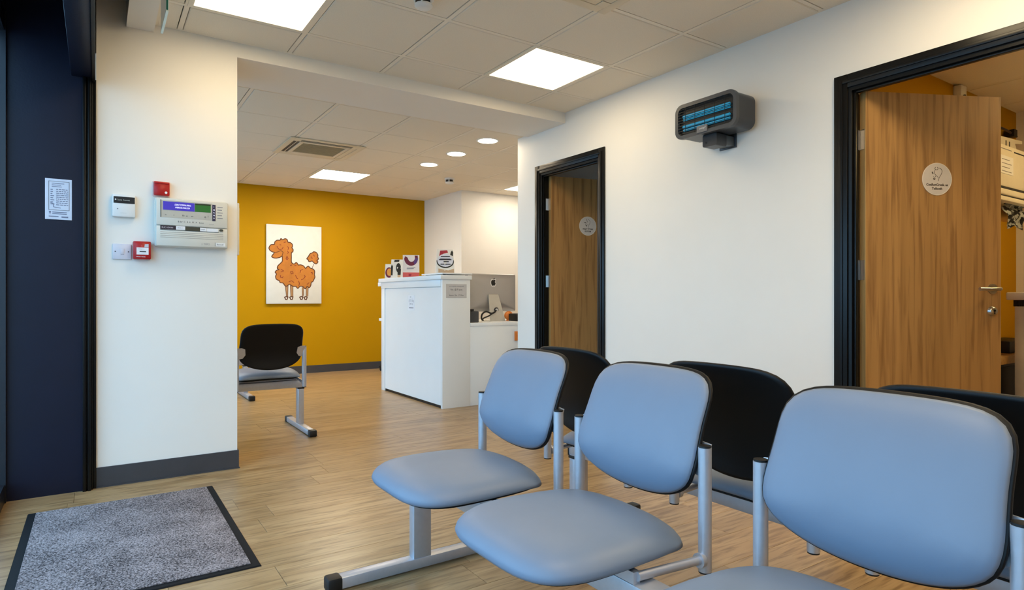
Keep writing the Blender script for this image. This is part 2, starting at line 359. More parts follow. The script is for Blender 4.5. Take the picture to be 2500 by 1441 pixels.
# ------------------------------------------------------------------ doors
def door(n, label, yh, yo, ang, sign, leaf_w=.762):
    """yh hinge-side clear edge, yo other clear edge (yo < yh)"""
    t = thing('door_%d' % n, label, 'door', (XW+.04, (yh+yo)/2, 0), kind='structure')
    A = .058
    # architraves: two stepped profiles each
    bx('architrave', M_blackf, t, XW-.014, XW, yh-.01, yh+A, 0, DT+A, bev=.003, world=True)
    bx('architrave', M_blackf, t, XW-.014, XW, yo-A, yo+.01, 0, DT+A, bev=.003, world=True)
    bx('architrave', M_blackf, t, XW-.014, XW, yo+.01, yh-.01, DT-.01, DT+A, bev=.003, world=True)
    bx('architrave_bead', M_blackf, t, XW-.020, XW-.014, yh+.012, yh+.03, 0, DT+.03, bev=.002, world=True)
    bx('architrave_bead', M_blackf, t, XW-.020, XW-.014, yo-.03, yo-.012, 0, DT+.03, bev=.002, world=True)
    bx('architrave_bead', M_blackf, t, XW-.020, XW-.014, yo-.012, yh+.012, DT+.012, DT+.03, bev=.002, world=True)
    L = .028
    bx('jamb', M_blackf, t, XW-.004, XW+WT, yh-L, yh, 0, DT, world=True)
    bx('jamb', M_blackf, t, XW-.004, XW+WT, yo, yo+L, 0, DT, world=True)
    bx('head', M_blackf, t, XW-.004, XW+WT, yo+L, yh-L, DT-L, DT, world=True)
    bx('door_stop', M_blackf, t, XW+.012, XW+.034, yh-L-.012, yh-L, 0, DT-L, bev=.002, world=True)
    bx('door_stop', M_blackf, t, XW+.012, XW+.034, yo+L, yo+L+.012, 0, DT-L, bev=.002, world=True)
    bx('door_stop', M_blackf, t, XW+.012, XW+.034, yo+L+.012, yh-L-.012, DT-L-.012, DT-L, bev=.002, world=True)
    # leaf: local x along the leaf from the hinge, y up, z towards the waiting room face
    piv = Vector((XW+WT-.004, yh-L-.003, 0))
    dr = Vector((math.sin(ang), -math.cos(ang), 0)); nf = Vector((-math.cos(ang), -math.sin(ang), 0))
    lm = Matrix((dr, Vector((0, 0, 1)), dr.cross(Vector((0, 0, 1))))).transposed().to_4x4()
    if dr.cross(Vector((0, 0, 1))).dot(nf) < 0: raise RuntimeError('leaf frame')
    lm.translation = piv
    def child(o): o.matrix_local = wmat(t).inverted() @ lm; return o
    TK = .040
    lf = child(bx('leaf', M_door, t, .003, leaf_w-.003, .008, DT-L-.004, 0.0, TK))
    bx('lipping', M_edge, lf, 0, .003, .008, DT-L-.004, 0.0, TK)
    bx('lipping', M_edge, lf, leaf_w-.003, leaf_w, .008, DT-L-.004, 0.0, TK)
    for z in (.22, 1.14, 1.80):
        bx('hinge', M_chrome, lf, -.003, .0, z-.05, z+.05, -.002, .034)
        tb('hinge_pin', M_chrome, lf, [(-.006, z-.05, -.004), (-.006, z+.05, -.004)], .006, 10)
        bx('hinge_plate', M_chrome, t, XW+WT-.034, XW+WT+.001, yh-L-.003, yh-L, z-.05, z+.05, world=True)
    hx, hz = leaf_w-.052, 1.045
    bm = bmesh.new(); tube(bm, [(hx, hz, TK), (hx, hz, TK+.008)], .026, 24); fin('handle_rose', bm, M_chrome, lf, 40)
    bm = bmesh.new(); tube(bm, [(hx, hz, TK+.008), (hx, hz, TK+.045), (hx-.004, hz, TK+.053), (hx-.015, hz, TK+.057), (hx-.06, hz-.002, TK+.056), (hx-.12, hz-.001, TK+.052)], .0095, 14); fin('lever', bm, M_chrome, lf, 60)
    bm = bmesh.new(); tube(bm, [(hx, hz-.115, TK), (hx, hz-.115, TK+.010), (hx, hz-.115, TK+.016)], .026, 24, r2=.018); fin('lock_rose', bm, M_chrome, lf, 60)
    bm = bmesh.new(); prism(bm, circ(hx, hz-.112, .006, 14)+[], TK+.0165, TK+.0175); prism(bm, [(hx-.003, hz-.13), (hx+.003, hz-.13), (hx+.002, hz-.112), (hx-.002, hz-.112)], TK+.0165, TK+.0175); fin('keyhole', bm, M_black, lf)
    # round sign
    su, sv, sr = sign[0], sign[1], .083
    sg = child(pz('door_sign', mat('sign_film', rgb(214, 206, 196), .5, var=.02), t, circ(su, sv, sr, 48), TK, TK+.002))
    bm = bmesh.new(); stroke(bm, circ(su, sv, sr-.0015, 48), .003, TK+.002, TK+.0028, True); fin('sign_rim', bm, mat('sign_rim', rgb(240, 228, 205), .4), sg)
    k = sr/475.
    def Q(x, y): return (su+(x-575)*k, sv-(y-715)*k*.83)
    bm = bmesh.new()
    z0, z1 = TK+.002, TK+.0026
    for pts, wd in sign[2]: stroke(bm, [Q(*p) for p in pts], wd, z0, z1)
    fin('sign_drawing', bm, mat('sign_ink', rgb(84, 72, 62), .6), sg)
    for s, yy, sz in sign[3]: text('sign_lettering', s, sz, mat('sign_text', rgb(70, 60, 50), .6), sg, su, sv-(yy-715)*k*.83, z0, align='CENTER', bold=.0007)
    return t
def arc(cx, cy, r, a0, a1, n=10): return [(cx+r*math.cos(math.radians(a0+(a1-a0)*i/n)), cy+r*math.sin(math.radians(a0+(a1-a0)*i/n))) for i in range(n+1)]
draw1 = [(arc(555, 340, 50, -60, 240), .0022), ([(650, 325), (700, 350), (732, 400), (736, 450), (715, 530), (670, 610), (640, 670), (612, 780)], .002),
         ([(510, 400), (495, 460), (500, 530), (545, 590), (520, 640), (480, 650), (455, 635)], .002), ([(420, 475), (440, 520)], .006), ([(570, 610), (615, 660)], .0018), (arc(485, 700, 22, 0, 180, 6), .005)]
draw2 = [([(490, 290), (530, 400), (560, 480)], .003), ([(580, 290), (660, 360), (700, 430), (690, 540), (640, 640), (610, 800)], .002), ([(400, 500), (480, 540)], .007), ([(440, 650), (520, 680), (500, 740)], .005), ([(520, 620), (600, 640)], .002)]
door(1, 'big open oak door with round sign in black frame, nearest on the right', D1[1], D1[0], math.radians(63.3), (.395, 1.605, draw1, [('ConRonCronk. as', 950, .0165), ('Toilooth', 1085, .0165)]))
door(2, 'narrow looking open oak door in black frame, further along the right wall', D2[1], D2[0], math.radians(77), (.355, 1.625, draw2, [('WAIT TTTAN', 935, .0165), ('GOTOM', 1075, .0165)]))
# ------------------------------------------------------------------ ceiling fittings
def panel(r, z, label, em=None):
    t = thing('ceiling_light', label, 'ceiling light', ((r[0]+r[1])/2, (r[2]+r[3])/2, z), group='square ceiling light panels')
    hx, hy = (r[1]-r[0])/2, (r[3]-r[2])/2; a = .026
    for q in ((-hx, hx, -hy, -hy+a), (-hx, hx, hy-a, hy), (-hx, -hx+a, -hy+a, hy-a), (hx-a, hx, -hy+a, hy-a)): bx('frame', M_grid, t, *q, .0, .03)
    bx('diffuser', em or E_panel, t, -hx+a, hx-a, -hy+a, hy-a, .004, .012)
LBL = ['lit square ceiling panel at the top left, nearest the alarm panel wall', 'lit square ceiling panel above the right wall and wall heater',
       'lit ceiling panel overhead on the entrance side, outside the picture', 'lit ceiling panel overhead on the door side, outside the picture',
       'lit ceiling panel behind the viewpoint on the entrance side', 'lit ceiling panel behind the viewpoint on the door side']
for k, (r, l) in enumerate(zip(LP, LBL)): panel(r, ZF, l, E_panel if k < 2 else E_panel_o)
for r, l in zip(LB, ['lit square ceiling panel in front of the yellow wall', 'lit ceiling panel partly hidden by the right wall above reception', 'lit ceiling panel in the reception hidden behind the pillar']): panel(r, ZB, l, E_panel_r if r[0] > 4 else E_panel_b)
panel((4.40, 4.99, .06, .65), 2.43, 'unseen lit ceiling panel added to brighten the treatment room', E_warm)  # out-of-view lamp, added for warm light in this room
for (x, y), l in zip([(2.96, 4.80), (2.97, 5.41), (2.965, 6.01)], ['round ceiling downlight nearest the right wall, closest of three in a line', 'middle round ceiling downlight of three in a line', 'farthest round ceiling downlight of three in a line']):
    t = thing('downlight', l, 'downlight', (x, y, ZB), group='round downlights over the desk')
    bm = bmesh.new(); n = 40
    for ra, rb, za, zb in ((.105, .088, .0, -.004), (.105, .105, .004, .0), (.088, .088, -.004, .004)):
        for k in range(n):
            p = [(rr*math.cos(2*math.pi*(k+d)/n), rr*math.sin(2*math.pi*(k+d)/n), zz) for rr, d, zz in ((ra, 0, za), (ra, 1, za), (rb, 1, zb), (rb, 0, zb))]
            bm.faces.new([bm.verts.new(q) for q in p])
    bmesh.ops.remove_doubles(bm, verts=bm.verts, dist=1e-5); fin('trim_ring', bm, M_white, t, 40)
    pz('lens', E_down, t, circ(0, 0, .088, 40), -.002, .003)
def smoke(x, y, z, l, s=1.):
    t = thing('smoke_detector', l, 'smoke detector', (x, y, z), group='ceiling smoke detectors')
    def lathe(name, prof, m, n=28):
        bm = bmesh.new(); rings = [[bm.verts.new((r*s*math.cos(2*math.pi*k/n), r*s*math.sin(2*math.pi*k/n), zz*s)) for k in range(n)] for r, zz in prof]
        for a, b in zip(rings, rings[1:]):
            for k in range(n): bm.faces.new((a[k], a[(k+1) % n], b[(k+1) % n], b[k]))
        bm.faces.new(rings[0]); bm.faces.new(rings[-1]); return fin(name, bm, m, t, 40)
    lathe('base', [(.052, .0015), (.052, -.012), (.046, -.016)], M_white)
    lathe('sensor_chamber', [(.040, -.016), (.040, -.040)], M_black)
    for k in range(5):
        a = 2*math.pi*k/5+.3
        bx('rib', M_white, t, *(v*s for v in (.040*math.cos(a)-.004, .040*math.cos(a)+.004, .040*math.sin(a)-.004, .040*math.sin(a)+.004, -.04, -.014)))
    lathe('cap', [(.044, -.038), (.045, -.046), (.036, -.055), (.015, -.058)], M_white)
smoke(1.352, 2.80, ZF, 'white smoke detector at the top edge of the picture')
smoke(3.52, 6.58, ZB, 'small white smoke detector on the ceiling over the desk', 1.15)
def cassette(r, z, label):
    cx, cy = (r[0]+r[1])/2, (r[2]+r[3])/2
    t = thing('air_conditioner', label, 'air conditioner', (cx, cy, z), group='ceiling air conditioning cassettes')
    m = mat('cassette_plastic', rgb(226, 212, 186), .5, var=.01); H = .348; G = .20
    S0, S1 = .235, .295                            # slot band
    for sx, sy in ((1, 0), (-1, 0), (0, 1), (0, -1)):
        def R(u0, u1, v0, v1, z0, z1, nm, mm, bev=0.):
            if sx: a = (min(sx*u0, sx*u1), max(sx*u0, sx*u1), v0, v1)
            else: a = (v0, v1, min(sy*u0, sy*u1), max(sy*u0, sy*u1))
            bx(nm, mm, t, *a, z0, z1, bev=bev)
        e = H if sx else S1
        R(S1, H, -e, e, -.009, .0, 'outer_frame', m, .003)
        e = S0
        R(G, S0, -e if sx else -G, e if sx else G, -.010, .0, 'inner_frame', m, .002)
        R(S0, S1, -.24, .24, -.004, .0, 'slot_back', M_black)
        if sx+sy > 0: R(S0+.006, S1-.004, -.236, .236, -.008, -.004, 'louvre', m, .001)
        else: R(S0+.026, S0+.032, -.236, .236, -.008, -.005, 'louvre', m, .001)
    for a in (-1, 1):
        for b in (-1, 1): bx('corner', m, t, *(sorted((a*.24, a*S1))), *(sorted((b*.24, b*S1))), -.009, .0)
    bx('grille_back', mat('grille_mesh', rgb(150, 140, 112), .7, var=.1, scale=300), t, -G, G, -G, G, -.004, -.001)
    for k in range(13): bx('grille_bar', mat('grille_bar', rgb(176, 164, 134), .6), t, -G, G, -G+.4*(k+.5)/13-.004, -G+.4*(k+.5)/13+.004, -.008, -.004)
cassette(AC[0], ZF, 'ceiling air conditioning cassette cut off by the top edge of the picture')
cassette(AC[1], ZB, 'ceiling air conditioning cassette in the reception with dark slots')
# hanging exit sign seen edge-on
t = thing('exit_sign', 'green glass hanging exit sign seen edge-on below the ceiling', 'exit sign', (.256, 3.20, 2.25))
bx('acrylic_plate', M_green, t, -.004, .003, -.135, .135, 0, .16)
bx('edge_strip', mat('acrylic_edge', rgb(225, 245, 236), .2), t, -.005, .005, -.137, .137, -.006, 0)
bx('edge_strip', mat('acrylic_edge', rgb(225, 245, 236), .2), t, .003, .006, -.137, -.131, 0, .16)
bx('hanging_rail', M_white, t, -.015, .015, -.15, .15, .16, .209)
# ------------------------------------------------------------------ pillar wall fittings (local x = right, y = up, z = out)
def wallthing(name, label, cat, x0, x1, z0, z1, y=Y1):
    t = thing(name, label, cat, ((x0+x1)/2, y, (z0+z1)/2), XP, UP)
    return t, (x1-x0)/2, (z1-z0)/2
# fire alarm panel: A maps photo pixels onto the panel front
t, hw, hh = wallthing('fire_alarm_unit', 'cream fire alarm control panel with blue and green display on the white pillar', 'alarm panel', .262, .630, 1.279, 1.547)
PCX, PCZ, DP = .446, 1.413, .075
M_pan = mat('panel_plastic', rgb(216, 212, 200), .42, var=.01)
bx('body', M_pan, t, -hw, hw, -hh, hh, 0, DP-.012, bev=.012)
bx('lid_upper', M_pan, t, -hw+.006, hw-.006, -.018, hh-.004, DP-.012, DP, bev=.005)
bx('lid_lower', M_pan, t, -hw+.006, hw-.006, -hh+.004, -.021, DP-.012, DP-.001, bev=.005)
def A(x, y):   # coordinates in the enlarged crop of the panel -> local
    X, Z = on_y(370+x/10.674, 480+y/10.674, Y1-DP); return X-PCX, Z-PCZ
def quad(name, m, x0, y0, x1, y1, z0, z1, par=t):
    a, b, c, d = A(x0, y0), A(x1, y0), A(x1, y1), A(x0, y1)
    xa, xb = A((x0), (y0+y1)/2)[0], A(x1, (y0+y1)/2)[0]
    za, zb = A((x0+x1)/2, y0)[1], A((x0+x1)/2, y1)[1]
    bx(name, m, par, xa, xb, zb, za, z0, z1); return xa, xb, zb, za
# the crop is slanted by perspective, so display parts are laid out on straight rows in metres
fr = bx('display_recess', mat('display_grey', rgb(188, 184, 172), .5), t, -.155, .098, .025, .118, DP, DP+.001)
bx('blue_display', E_blue, t, -.145, .008, .066, .112, DP+.001, DP+.0022)
bx('green_display', E_green, t, .010, .090, .066, .112, DP+.001, DP+.0022)
bx('green_display_edge', mat('display_dark', rgb(10, 40, 12), .4), t, .010, .090, .104, .112, DP+.0022, DP+.0026)
bx('recess_shadow_edge', mat('recess_edge', rgb(110, 106, 98), .6), t, -.158, -.153, .025, .120, DP, DP+.002)
text('display_text', 'DERICTCOMNA.PIRNo', .0125, E_txt, t, -.090, .0925, DP+.0022, sx=.64, shear=.2)
text('display_text', 'AMERIOD-MAN.OSA', .0125, E_txt, t, -.088, .0775, DP+.0022, sx=.64, shear=.2)
bx('indicator_strip', mat('indicator_navy', rgb(34, 30, 66), .4), t, .098, .115, .020, .112, DP, DP+.0015)
for k, s in enumerate('IQAM0'): text('indicator_mark', s, .011, E_txt, t, .1065, .096-.016*k, DP+.0015, align='CENTER')
for k in range(5): bx('legend_line', M_greyink, t, .124, .152-.004*(k % 2), .098-.0155*k, .1015-.0155*k, DP, DP+.0006)
for s, x, sz in (('/tr', -.137, .010), ('/r', -.096, .010), ('Eb', -.053, .012), ('an', -.034, .010), ('wv', -.009, .010), ('@', .056, .011), ('!', .074, .017)):
    text('key_legend', s, sz, M_ink, t, x, .036, DP+.001)
for s, x in (('B', -.074), ('der', -.066), ('C', -.045), ('&', -.030), ('4', -.018), ('M', -.004), ('9', .014), ('Eunor', .031)): text('zone_legend', s, .0125 if s != 'Eunor' else .011, M_ink, t, x, .0015, DP, sx=.9)
text('zone_legend', 'Commm', .007, M_greyink, t, .082, -.002, DP)
bx('label_strip', mat('label_black', rgb(36, 24, 40), .4), t, -.158, -.083, -.040, -.020, DP-.001, DP+.001)
text('label_lettering', 'RUC UDDIN', .0105, mat('label_white', rgb(235, 228, 235), .5), t, -.152, -.0335, DP+.001, sx=.95)
bx('label_strip', M_paper, t, -.083, -.038, -.038, -.019, DP-.001, DP+.001)
text('label_lettering', '1 RSSY Y', .008, M_greyink, t, -.078, -.032, DP+.001)
bx('label_strip', mat('label_olive', rgb(62, 60, 44), .5), t, -.038, .036, -.041, -.021, DP-.001, DP+.001)
bx('label_strip', M_paper, t, .036, .068, -.041, -.021, DP-.001, DP+.001)
text('label_lettering', 'E MSP', .008, M_ink, t, .040, -.034, DP+.001)
bx('label_strip', M_paper, t, .071, .128, -.041, -.023, DP-.001, DP+.0008)
bx('label_rule', M_ink, t, -.158, .132, -.0435, -.0415, DP-.001, DP+.0008)
pz('lock_barrel', mat('lock_grey', rgb(64, 66, 54), .4), t, rrect(.134, .154, -.036, -.024, .0055), DP-.001, DP+.004)
for k in range(4): bx('vent_groove', mat('groove', rgb(168, 162, 152), .6), t, -.158, .155, -.056-.0095*k, -.0535-.0095*k, DP-.001, DP-.0004)
bx('maker_plate', M_white, t, .118, .166, -.122, -.102, DP-.001, DP+.0008)
text('maker_lettering', 'Bonnell', .0115, M_ink, t, .1225, -.1155, DP+.0008, sx=.95)
text('model_lettering', 'I  TPPO', .013, M_greyink, t, .044, -.117, DP-.001)
bx('maker_plate_edge', M_greyink, t, .112, .1135, -.122, -.100, DP-.001, DP)
# keypad
t, hw, hh = wallthing('keypad', 'white keypad box with black label band on the pillar', 'keypad', .069, .175, 1.431, 1.551)
bx('cover', M_white, t, -hw, hw, -hh, hh, 0, .028, bev=.006)
bx('label_band', M_black, t, -hw+.007, hw-.003, .012, .047, .028, .0295)
text('band_lettering', 'Scots  Summit', .0115, mat('label_white2', rgb(190, 196, 190), .5), t, -.029, .026, .0295, sx=.85)
pz('status_dot', M_paper, t, circ(-.037, .031, .0035, 12), .0295, .0302)
pz('button', M_greyink, t, circ(-.028, -.018, .003, 12), .028, .0295)
text('embossed_lettering', 'CASTEXSET', .006, mat('emboss', rgb(200, 202, 200), .5), t, -.018, -.042, .028)
# red beacon
t, hw, hh = wallthing('alarm_sounder', 'red square alarm sounder above the control panel', 'alarm sounder', .256, .341, 1.557, 1.641)
bx('backplate', mat('pale_pink_plastic', rgb(232, 190, 182), .4), t, -hw, hw, -hh, hh, 0, .010, bev=.003)
bx('cover', M_red, t, -hw+.004, hw-.004, -hh+.004, hh-.004, .010, .034, bev=.006)
bx('raised_rim', M_red, t, -hw+.007, hw-.007, hh-.016, hh-.010, .034, .037, bev=.001)
pz('lamp', M_white, t, circ(.020, -.022, .0065, 18), .034, .038)
# blank plate
t, hw, hh = wallthing('wall_plate', 'pale grey square switch plate left of the red call point', 'switch plate', .072, .156, 1.205, 1.288)
bx('plate', mat('pale_plate', rgb(214, 212, 222), .35), t, -hw, hw, -hh, hh, 0, .010, bev=.003)
bx('rocker', mat('pale_plate', rgb(214, 212, 222), .35), t, -.008, .010, -.010, .016, .010, .013, bev=.001)
for x in (-.030, .030): pz('screw', mat('screw_dark', rgb(80, 80, 84), .4, .6), t, circ(x, .0, .0032, 12), .010, .0108)
bx('printed_line', M_greyink, t, -.006, .010, -.017, -.015, .010, .0106)
# call point
t, hw, hh = wallthing('call_point', 'red fire call point with white label below the keypad', 'call point', .163, .247, 1.207, 1.304)
bx('housing', M_red, t, -hw, hw, -hh, hh, 0, .045, bev=.006)
bx('front_face', M_red, t, -hw+.010, hw-.006, -hh+.008, hh-.008, .045, .049, bev=.002)
bx('glass_label', M_paper, t, -.026, .030, -.024, .014, .049, .0505)
pz('flame_badge', mat('badge_grey', rgb(196, 196, 204), .5), t, [(.010, .016), (.030, .016), (.030, .034), (.012, .032)], .049, .0505)
bx('press_bar', M_ink, t, -.012, .018, -.010, -.005, .0505, .0512)
text('label_lettering', 'YCUY Y', .008, M_greyink, t, -.018, .003, .0505)
text('label_lettering', 'PRESS HERE', .0085, mat('label_white', rgb(235, 228, 235), .5), t, -.028, -.038, .049)
text('label_lettering', 'R', .016, mat('worn_red', rgb(206, 90, 84), .5), t, -.006, .017, .049)
# white box on the side of the pillar
t = thing('side_box', 'white wall box on the hidden side of the pillar, edge showing', 'wall box', (.688, 4.10, 1.41), (0, -1, 0) if False else (0, 1, 0), UP)
bx('casing', M_white, t, -.12, .12, -.156, .156, 0, .022, bev=.004)
bx('cover_plate', M_white, t, -.10, .10, -.13, .13, .022, .026, bev=.002)
# notice on the navy panel
t, hw, hh = wallthing('notice', 'white printed notice sheet on the navy panel', 'notice', -.214, -.104, 1.397, 1.603, 3.895)
bx('sheet', mat('notice_paper', rgb(205, 210, 224), .6), t, -hw, hw, -hh, hh, 0, .0015)
bm = bmesh.new()
stroke(bm, [(-.040, .090), (.044, .090), (.044, -.055), (-.040, -.055)], .0022, .0015, .0021, True)
fin('printed_frame', bm, M_greyink, t)
bm = bmesh.new(); random.seed(11)
for k in range(9): 
    z = .048-.0098*k
    x = -.010
    while x < .038:
        l = random.uniform(.004, .014); box(bm, x, min(.040, x+l), z, z+.0035, .0015, .002); x += l+.0025
for k in range(8): box(bm, -.033, -.026+random.uniform(0, .01), .046-.0105*k, .050-.0105*k, .0015, .002)
for z0 in (.078, .070, .062): box(bm, -.028, .020+random.uniform(-.01, .006), z0, z0+.003, .0015, .002)
stroke(bm, [(-.032, -.020), (-.022, -.022), (-.020, -.040), (.008, -.044)], .003, .0015, .002)
for z0 in (-.068, -.076): box(bm, -.026, .034, z0, z0+.0035, .0015, .002)
box(bm, -.040, .0, -.090, -.086, .0015, .002); box(bm, .012, .040, -.093, -.086, .0015, .002)
prism(bm, [(-.040, -.062), (-.030, -.062), (-.033, -.072), (-.034, -.080), (-.037, -.072)], .0015, .002)
fin('printed_lines', bm, mat('notice_ink', rgb(112, 116, 138), .7), t)
# ------------------------------------------------------------------ wall insect lamp / heater on the right wall
t = thing('wall_heater', 'charcoal wall heater with blue glowing tubes high on the right wall', 'wall heater', (XW, 2.36, 2.06), YM, UP)
HWD = .212; Z0, Z1, ZBk = -.098, .098, .045
M_hb = mat('heater_body', rgb(52, 54, 58), .32, var=.04)
bm = bmesh.new()
prism(bm, rrect(-HWD, HWD, Z0, Z1, .045, 6), ZBk, .200); fin('body', bm, M_hb, t, 40)
bm = bmesh.new(); o_, i_ = rrect(-HWD-.006, HWD+.006, Z0-.006, Z1+.006, .05, 6), rrect(-HWD+.016, HWD-.016, Z0+.016, Z1-.016, .032, 6)
def ring(bm, o_, i_, z0, z1):
    n = len(o_); V = [[bm.verts.new((x, y, z)) for x, y in p] for p, z in ((o_, z0), (o_, z1), (i_, z1), (i_, z0))]
    for a, b in zip(V, V[1:]+V[:1]):
        for k in range(n): bm.faces.new((a[k], a[(k+1) % n], b[(k+1) % n], b[k]))
ring(bm, o_, i_, .198, .222); fin('front_bezel', bm, mat('heater_bezel', rgb(70, 72, 76), .35, var=.03), t, 40)
pz('tube_cavity', M_black, t, rrect(-HWD+.016, HWD-.016, Z0+.016, Z1-.016, .032, 6), .199, .2005)
for z in (.030, -.030):
    tb('lamp_tube', E_uv, t, [(-.165, z, .209), (.165, z, .209)], .0085, 12)
for z in (.012, -.050): tb('lamp_tube', E_uv, t, [(-.165, z, .207), (.165, z, .207)], .006, 12)
for k in range(10): tb('guard_wire', M_black, t, [(-HWD+.012, Z0+.026+.0162*k, .2195), (HWD-.012, Z0+.026+.0162*k, .2195)], .0016, 6)
for x in (-.14, -.07, 0, .07, .14): tb('guard_wire', M_black, t, [(x, Z0+.014, .2205), (x, Z1-.014, .2205)], .0018, 6)
bx('badge', mat('badge_plate', rgb(120, 118, 118), .4), t, -.052, .022, Z0+.004, Z0+.044, .2205, .226)
text('badge_lettering', 'zenny7', .016, M_white, t, -.034, Z0+.022, .226, shear=.2)
bm = bmesh.new(); prism(bm, rrect(-.05, .05, Z0-.075, Z0-.0005, .012), .085, .175); fin('bracket_block', bm, M_hb, t, 40)
bx('bracket_arm', mat('bracket_steel', rgb(92, 100, 106), .4, .3), t, -.035, .045, Z0-.062, Z0-.006, .003, .086, bev=.002)
pz('bracket_screw', M_black, t, circ(-.024, Z0-.05, .006, 14), .175, .1765)
bx('wall_plate', M_hb, t, -.06, .06, Z0-.07, .04, 0, .008, bev=.002)
bx('rear_spacer', M_hb, t, -.05, .05, -.04, .04, .006, .047)
# ------------------------------------------------------------------ painting
t = thing('painting', 'white canvas painting of an orange curly poodle on the yellow wall', 'painting', (2.1495, YB-.003, 1.4315), XP, UP)
PWD, PHT = .699, 1.021
bx('canvas', mat('canvas_white', rgb(226, 224, 216), .7, var=.02), t, -PWD/2, PWD/2, -PHT/2, PHT/2, .0, .030, bev=.003)
def PP(x, y):
    u = (x-186)/841.; top = 108+50*u; v = (1325-y)/(1325-top); return ((u-.5)*PWD, (v-.5)*PHT)
def loop(P, k=3):
    n = len(P); return [p[:2] for i in range(n) for p in smooth([(*P[i-1], 0), (*P[i], 0), (*P[(i+1) % n], 0), (*P[(i+2) % n], 0)], k)[k:2*k]]
body = [(222,480),(232,450),(255,425),(300,420),(308,385),(340,358),(385,356),(400,332),(425,350),(460,334),(492,348),(505,385),(540,392),(570,420),(573,455),(565,470),(583,500),(578,535),(558,548),(557,620),(558,690),(585,716),(605,716),(630,697),(655,720),(662,735),(700,732),(745,750),(775,787),(790,770),(820,753),(850,782),(895,798),(918,830),(915,880),(922,920),(905,960),(888,990),(865,1000),(856,1050),(830,1082),(800,1062),(770,1098),(735,1066),(690,1060),(655,1092),(625,1062),(580,1060),(530,1030),(490,1055),(460,1050),(430,1010),(388,1002),(375,975),(330,950),(320,905),(332,872),(314,845),(335,815),(370,806),(345,788),(352,750),(385,715),(418,680),(420,640),(415,600),(380,620),(310,630),(262,605),(300,548),(272,535),(238,512)]
pom = [(795,640),(812,615),(828,590),(850,560),(880,550),(905,533),(945,545),(968,580),(968,615),(980,640),(960,665),(970,690),(940,718),(905,700),(880,675),(850,682),(825,680),(815,655)]
body, pom = loop(body), loop(pom)
M_po = mat('poodle_orange', rgb(188, 116, 36), .7, var=.12, scale=14); M_pl = mat('poodle_line', rgb(92, 48, 16), .7)
M_pd = mat('poodle_curl', rgb(132, 52, 16), .7); M_pk = mat('poodle_leg', rgb(176, 132, 88), .7)
for q in ([(463,1050),(507,1048),(502,1215),(482,1215)], [(540,1040),(582,1058),(582,1212),(548,1212)], [(722,1070),(748,1070),(742,1205),(726,1212)], [(784,1070),(818,1072),(812,1212),(786,1212)]): pz('painted_leg', M_pk, t, [PP(*p) for p in q], .030, .0306)
bm = bmesh.new()
for q in (body, pom): prism(bm, [PP(*p) for p in q], .030, .031)
fin('painted_coat', bm, M_po, t)
bm = bmesh.new()
stroke(bm, [PP(*p) for p in body], .0115, .030, .0315, True); stroke(bm, [PP(*p) for p in pom], .0115, .030, .0315, True)
stroke(bm, [PP(905,718), PP(893,750), PP(875,788)], .006, .030, .0315)
for a, b in (((463,1052),(482,1215)), ((507,1050),(502,1215)), ((540,1045),(548,1212)), ((582,1060),(582,1212)), ((722,1080),(726,1212)), ((746,1080),(742,1205)), ((784,1075),(786,1212)), ((818,1075),(812,1212))): stroke(bm, [PP(*a), PP(*b)], .006, .030, .0315)
stroke(bm, [PP(*p) for p in ((300,548), (350,535), (400,515), (432,540), (415,600))], .0075, .030, .0315)
for cx, cy in ((478,1240), (555,1240), (708,1240), (775,1242)): stroke(bm, [PP(cx-24,cy-14), PP(cx-8,cy+20), PP(cx+12,cy+22), PP(cx+26,cy-18), PP(cx,cy-24)], .0125, .030, .0315, True)
fin('painted_outline', bm, M_pl, t)
bm = bmesh.new()
for q in ([(340,450),(365,492),(385,500),(415,492),(432,465)], [(385,425),(400,430)], [(445,390),(470,385)], [(500,455),(515,475),(505,500)], [(497,520),(512,545),(500,558)], [(490,600),(475,640),(490,655),(508,635),(495,610)], [(400,800),(440,825),(400,840)], [(395,890),(390,920),(420,930),(432,910)], [(545,835),(575,835),(585,860),(555,870),(545,840)], [(690,850),(700,815),(735,805)], [(620,890),(635,930),(655,945)], [(710,960),(745,945),(770,910),(755,895)], [(520,990),(560,975),(595,1000)], [(668,980),(680,1020),(670,1050)], [(860,850),(880,850),(880,875)], [(800,1030),(830,1005)], [(540,740),(565,735)], [(605,745),(630,740)], [(870,610),(880,640)], [(900,580),(915,600)], [(945,670),(965,680)]):
    bm = bmesh.new(); stroke(bm, [PP(*p) for p in q], .0085, .031, .0318); fin('painted_curl', bm, M_pd, t)
# ------------------------------------------------------------------ doormat
bm = bmesh.new(); MX0, MX1, MY0, MY1 = -.262, .511, 2.43, 3.603
t = thing('doormat', 'grey carpet doormat with black rubber border in front of the entrance', 'doormat', ((MX0+MX1)/2, (MY0+MY1)/2, 0))
bm = bmesh.new(); box(bm, MX0, MX1, MY0, MY1, 0.0005, .005); bmesh.ops.bevel(bm, geom=[e for e in bm.edges if all(v.co.z > .004 for v in e.verts)], offset=.004, segments=1, affect='EDGES')
fin('rubber_border', bm, mat('rubber', rgb(13, 14, 18), .7, var=.08, scale=60, spec=.2), t, world=True)
mm = bpy.data.materials.new('mat_pile'); mm.use_nodes = True; nt = mm.node_tree; p = nt.nodes['Principled BSDF']; p.inputs['Roughness'].default_value = .95
p.inputs['Specular IOR Level'].default_value = .1
tc = nt.nodes.new('ShaderNodeTexCoord'); n1 = nt.nodes.new('ShaderNodeTexNoise'); n1.inputs['Scale'].default_value = 170; n1.inputs['Detail'].default_value = 3
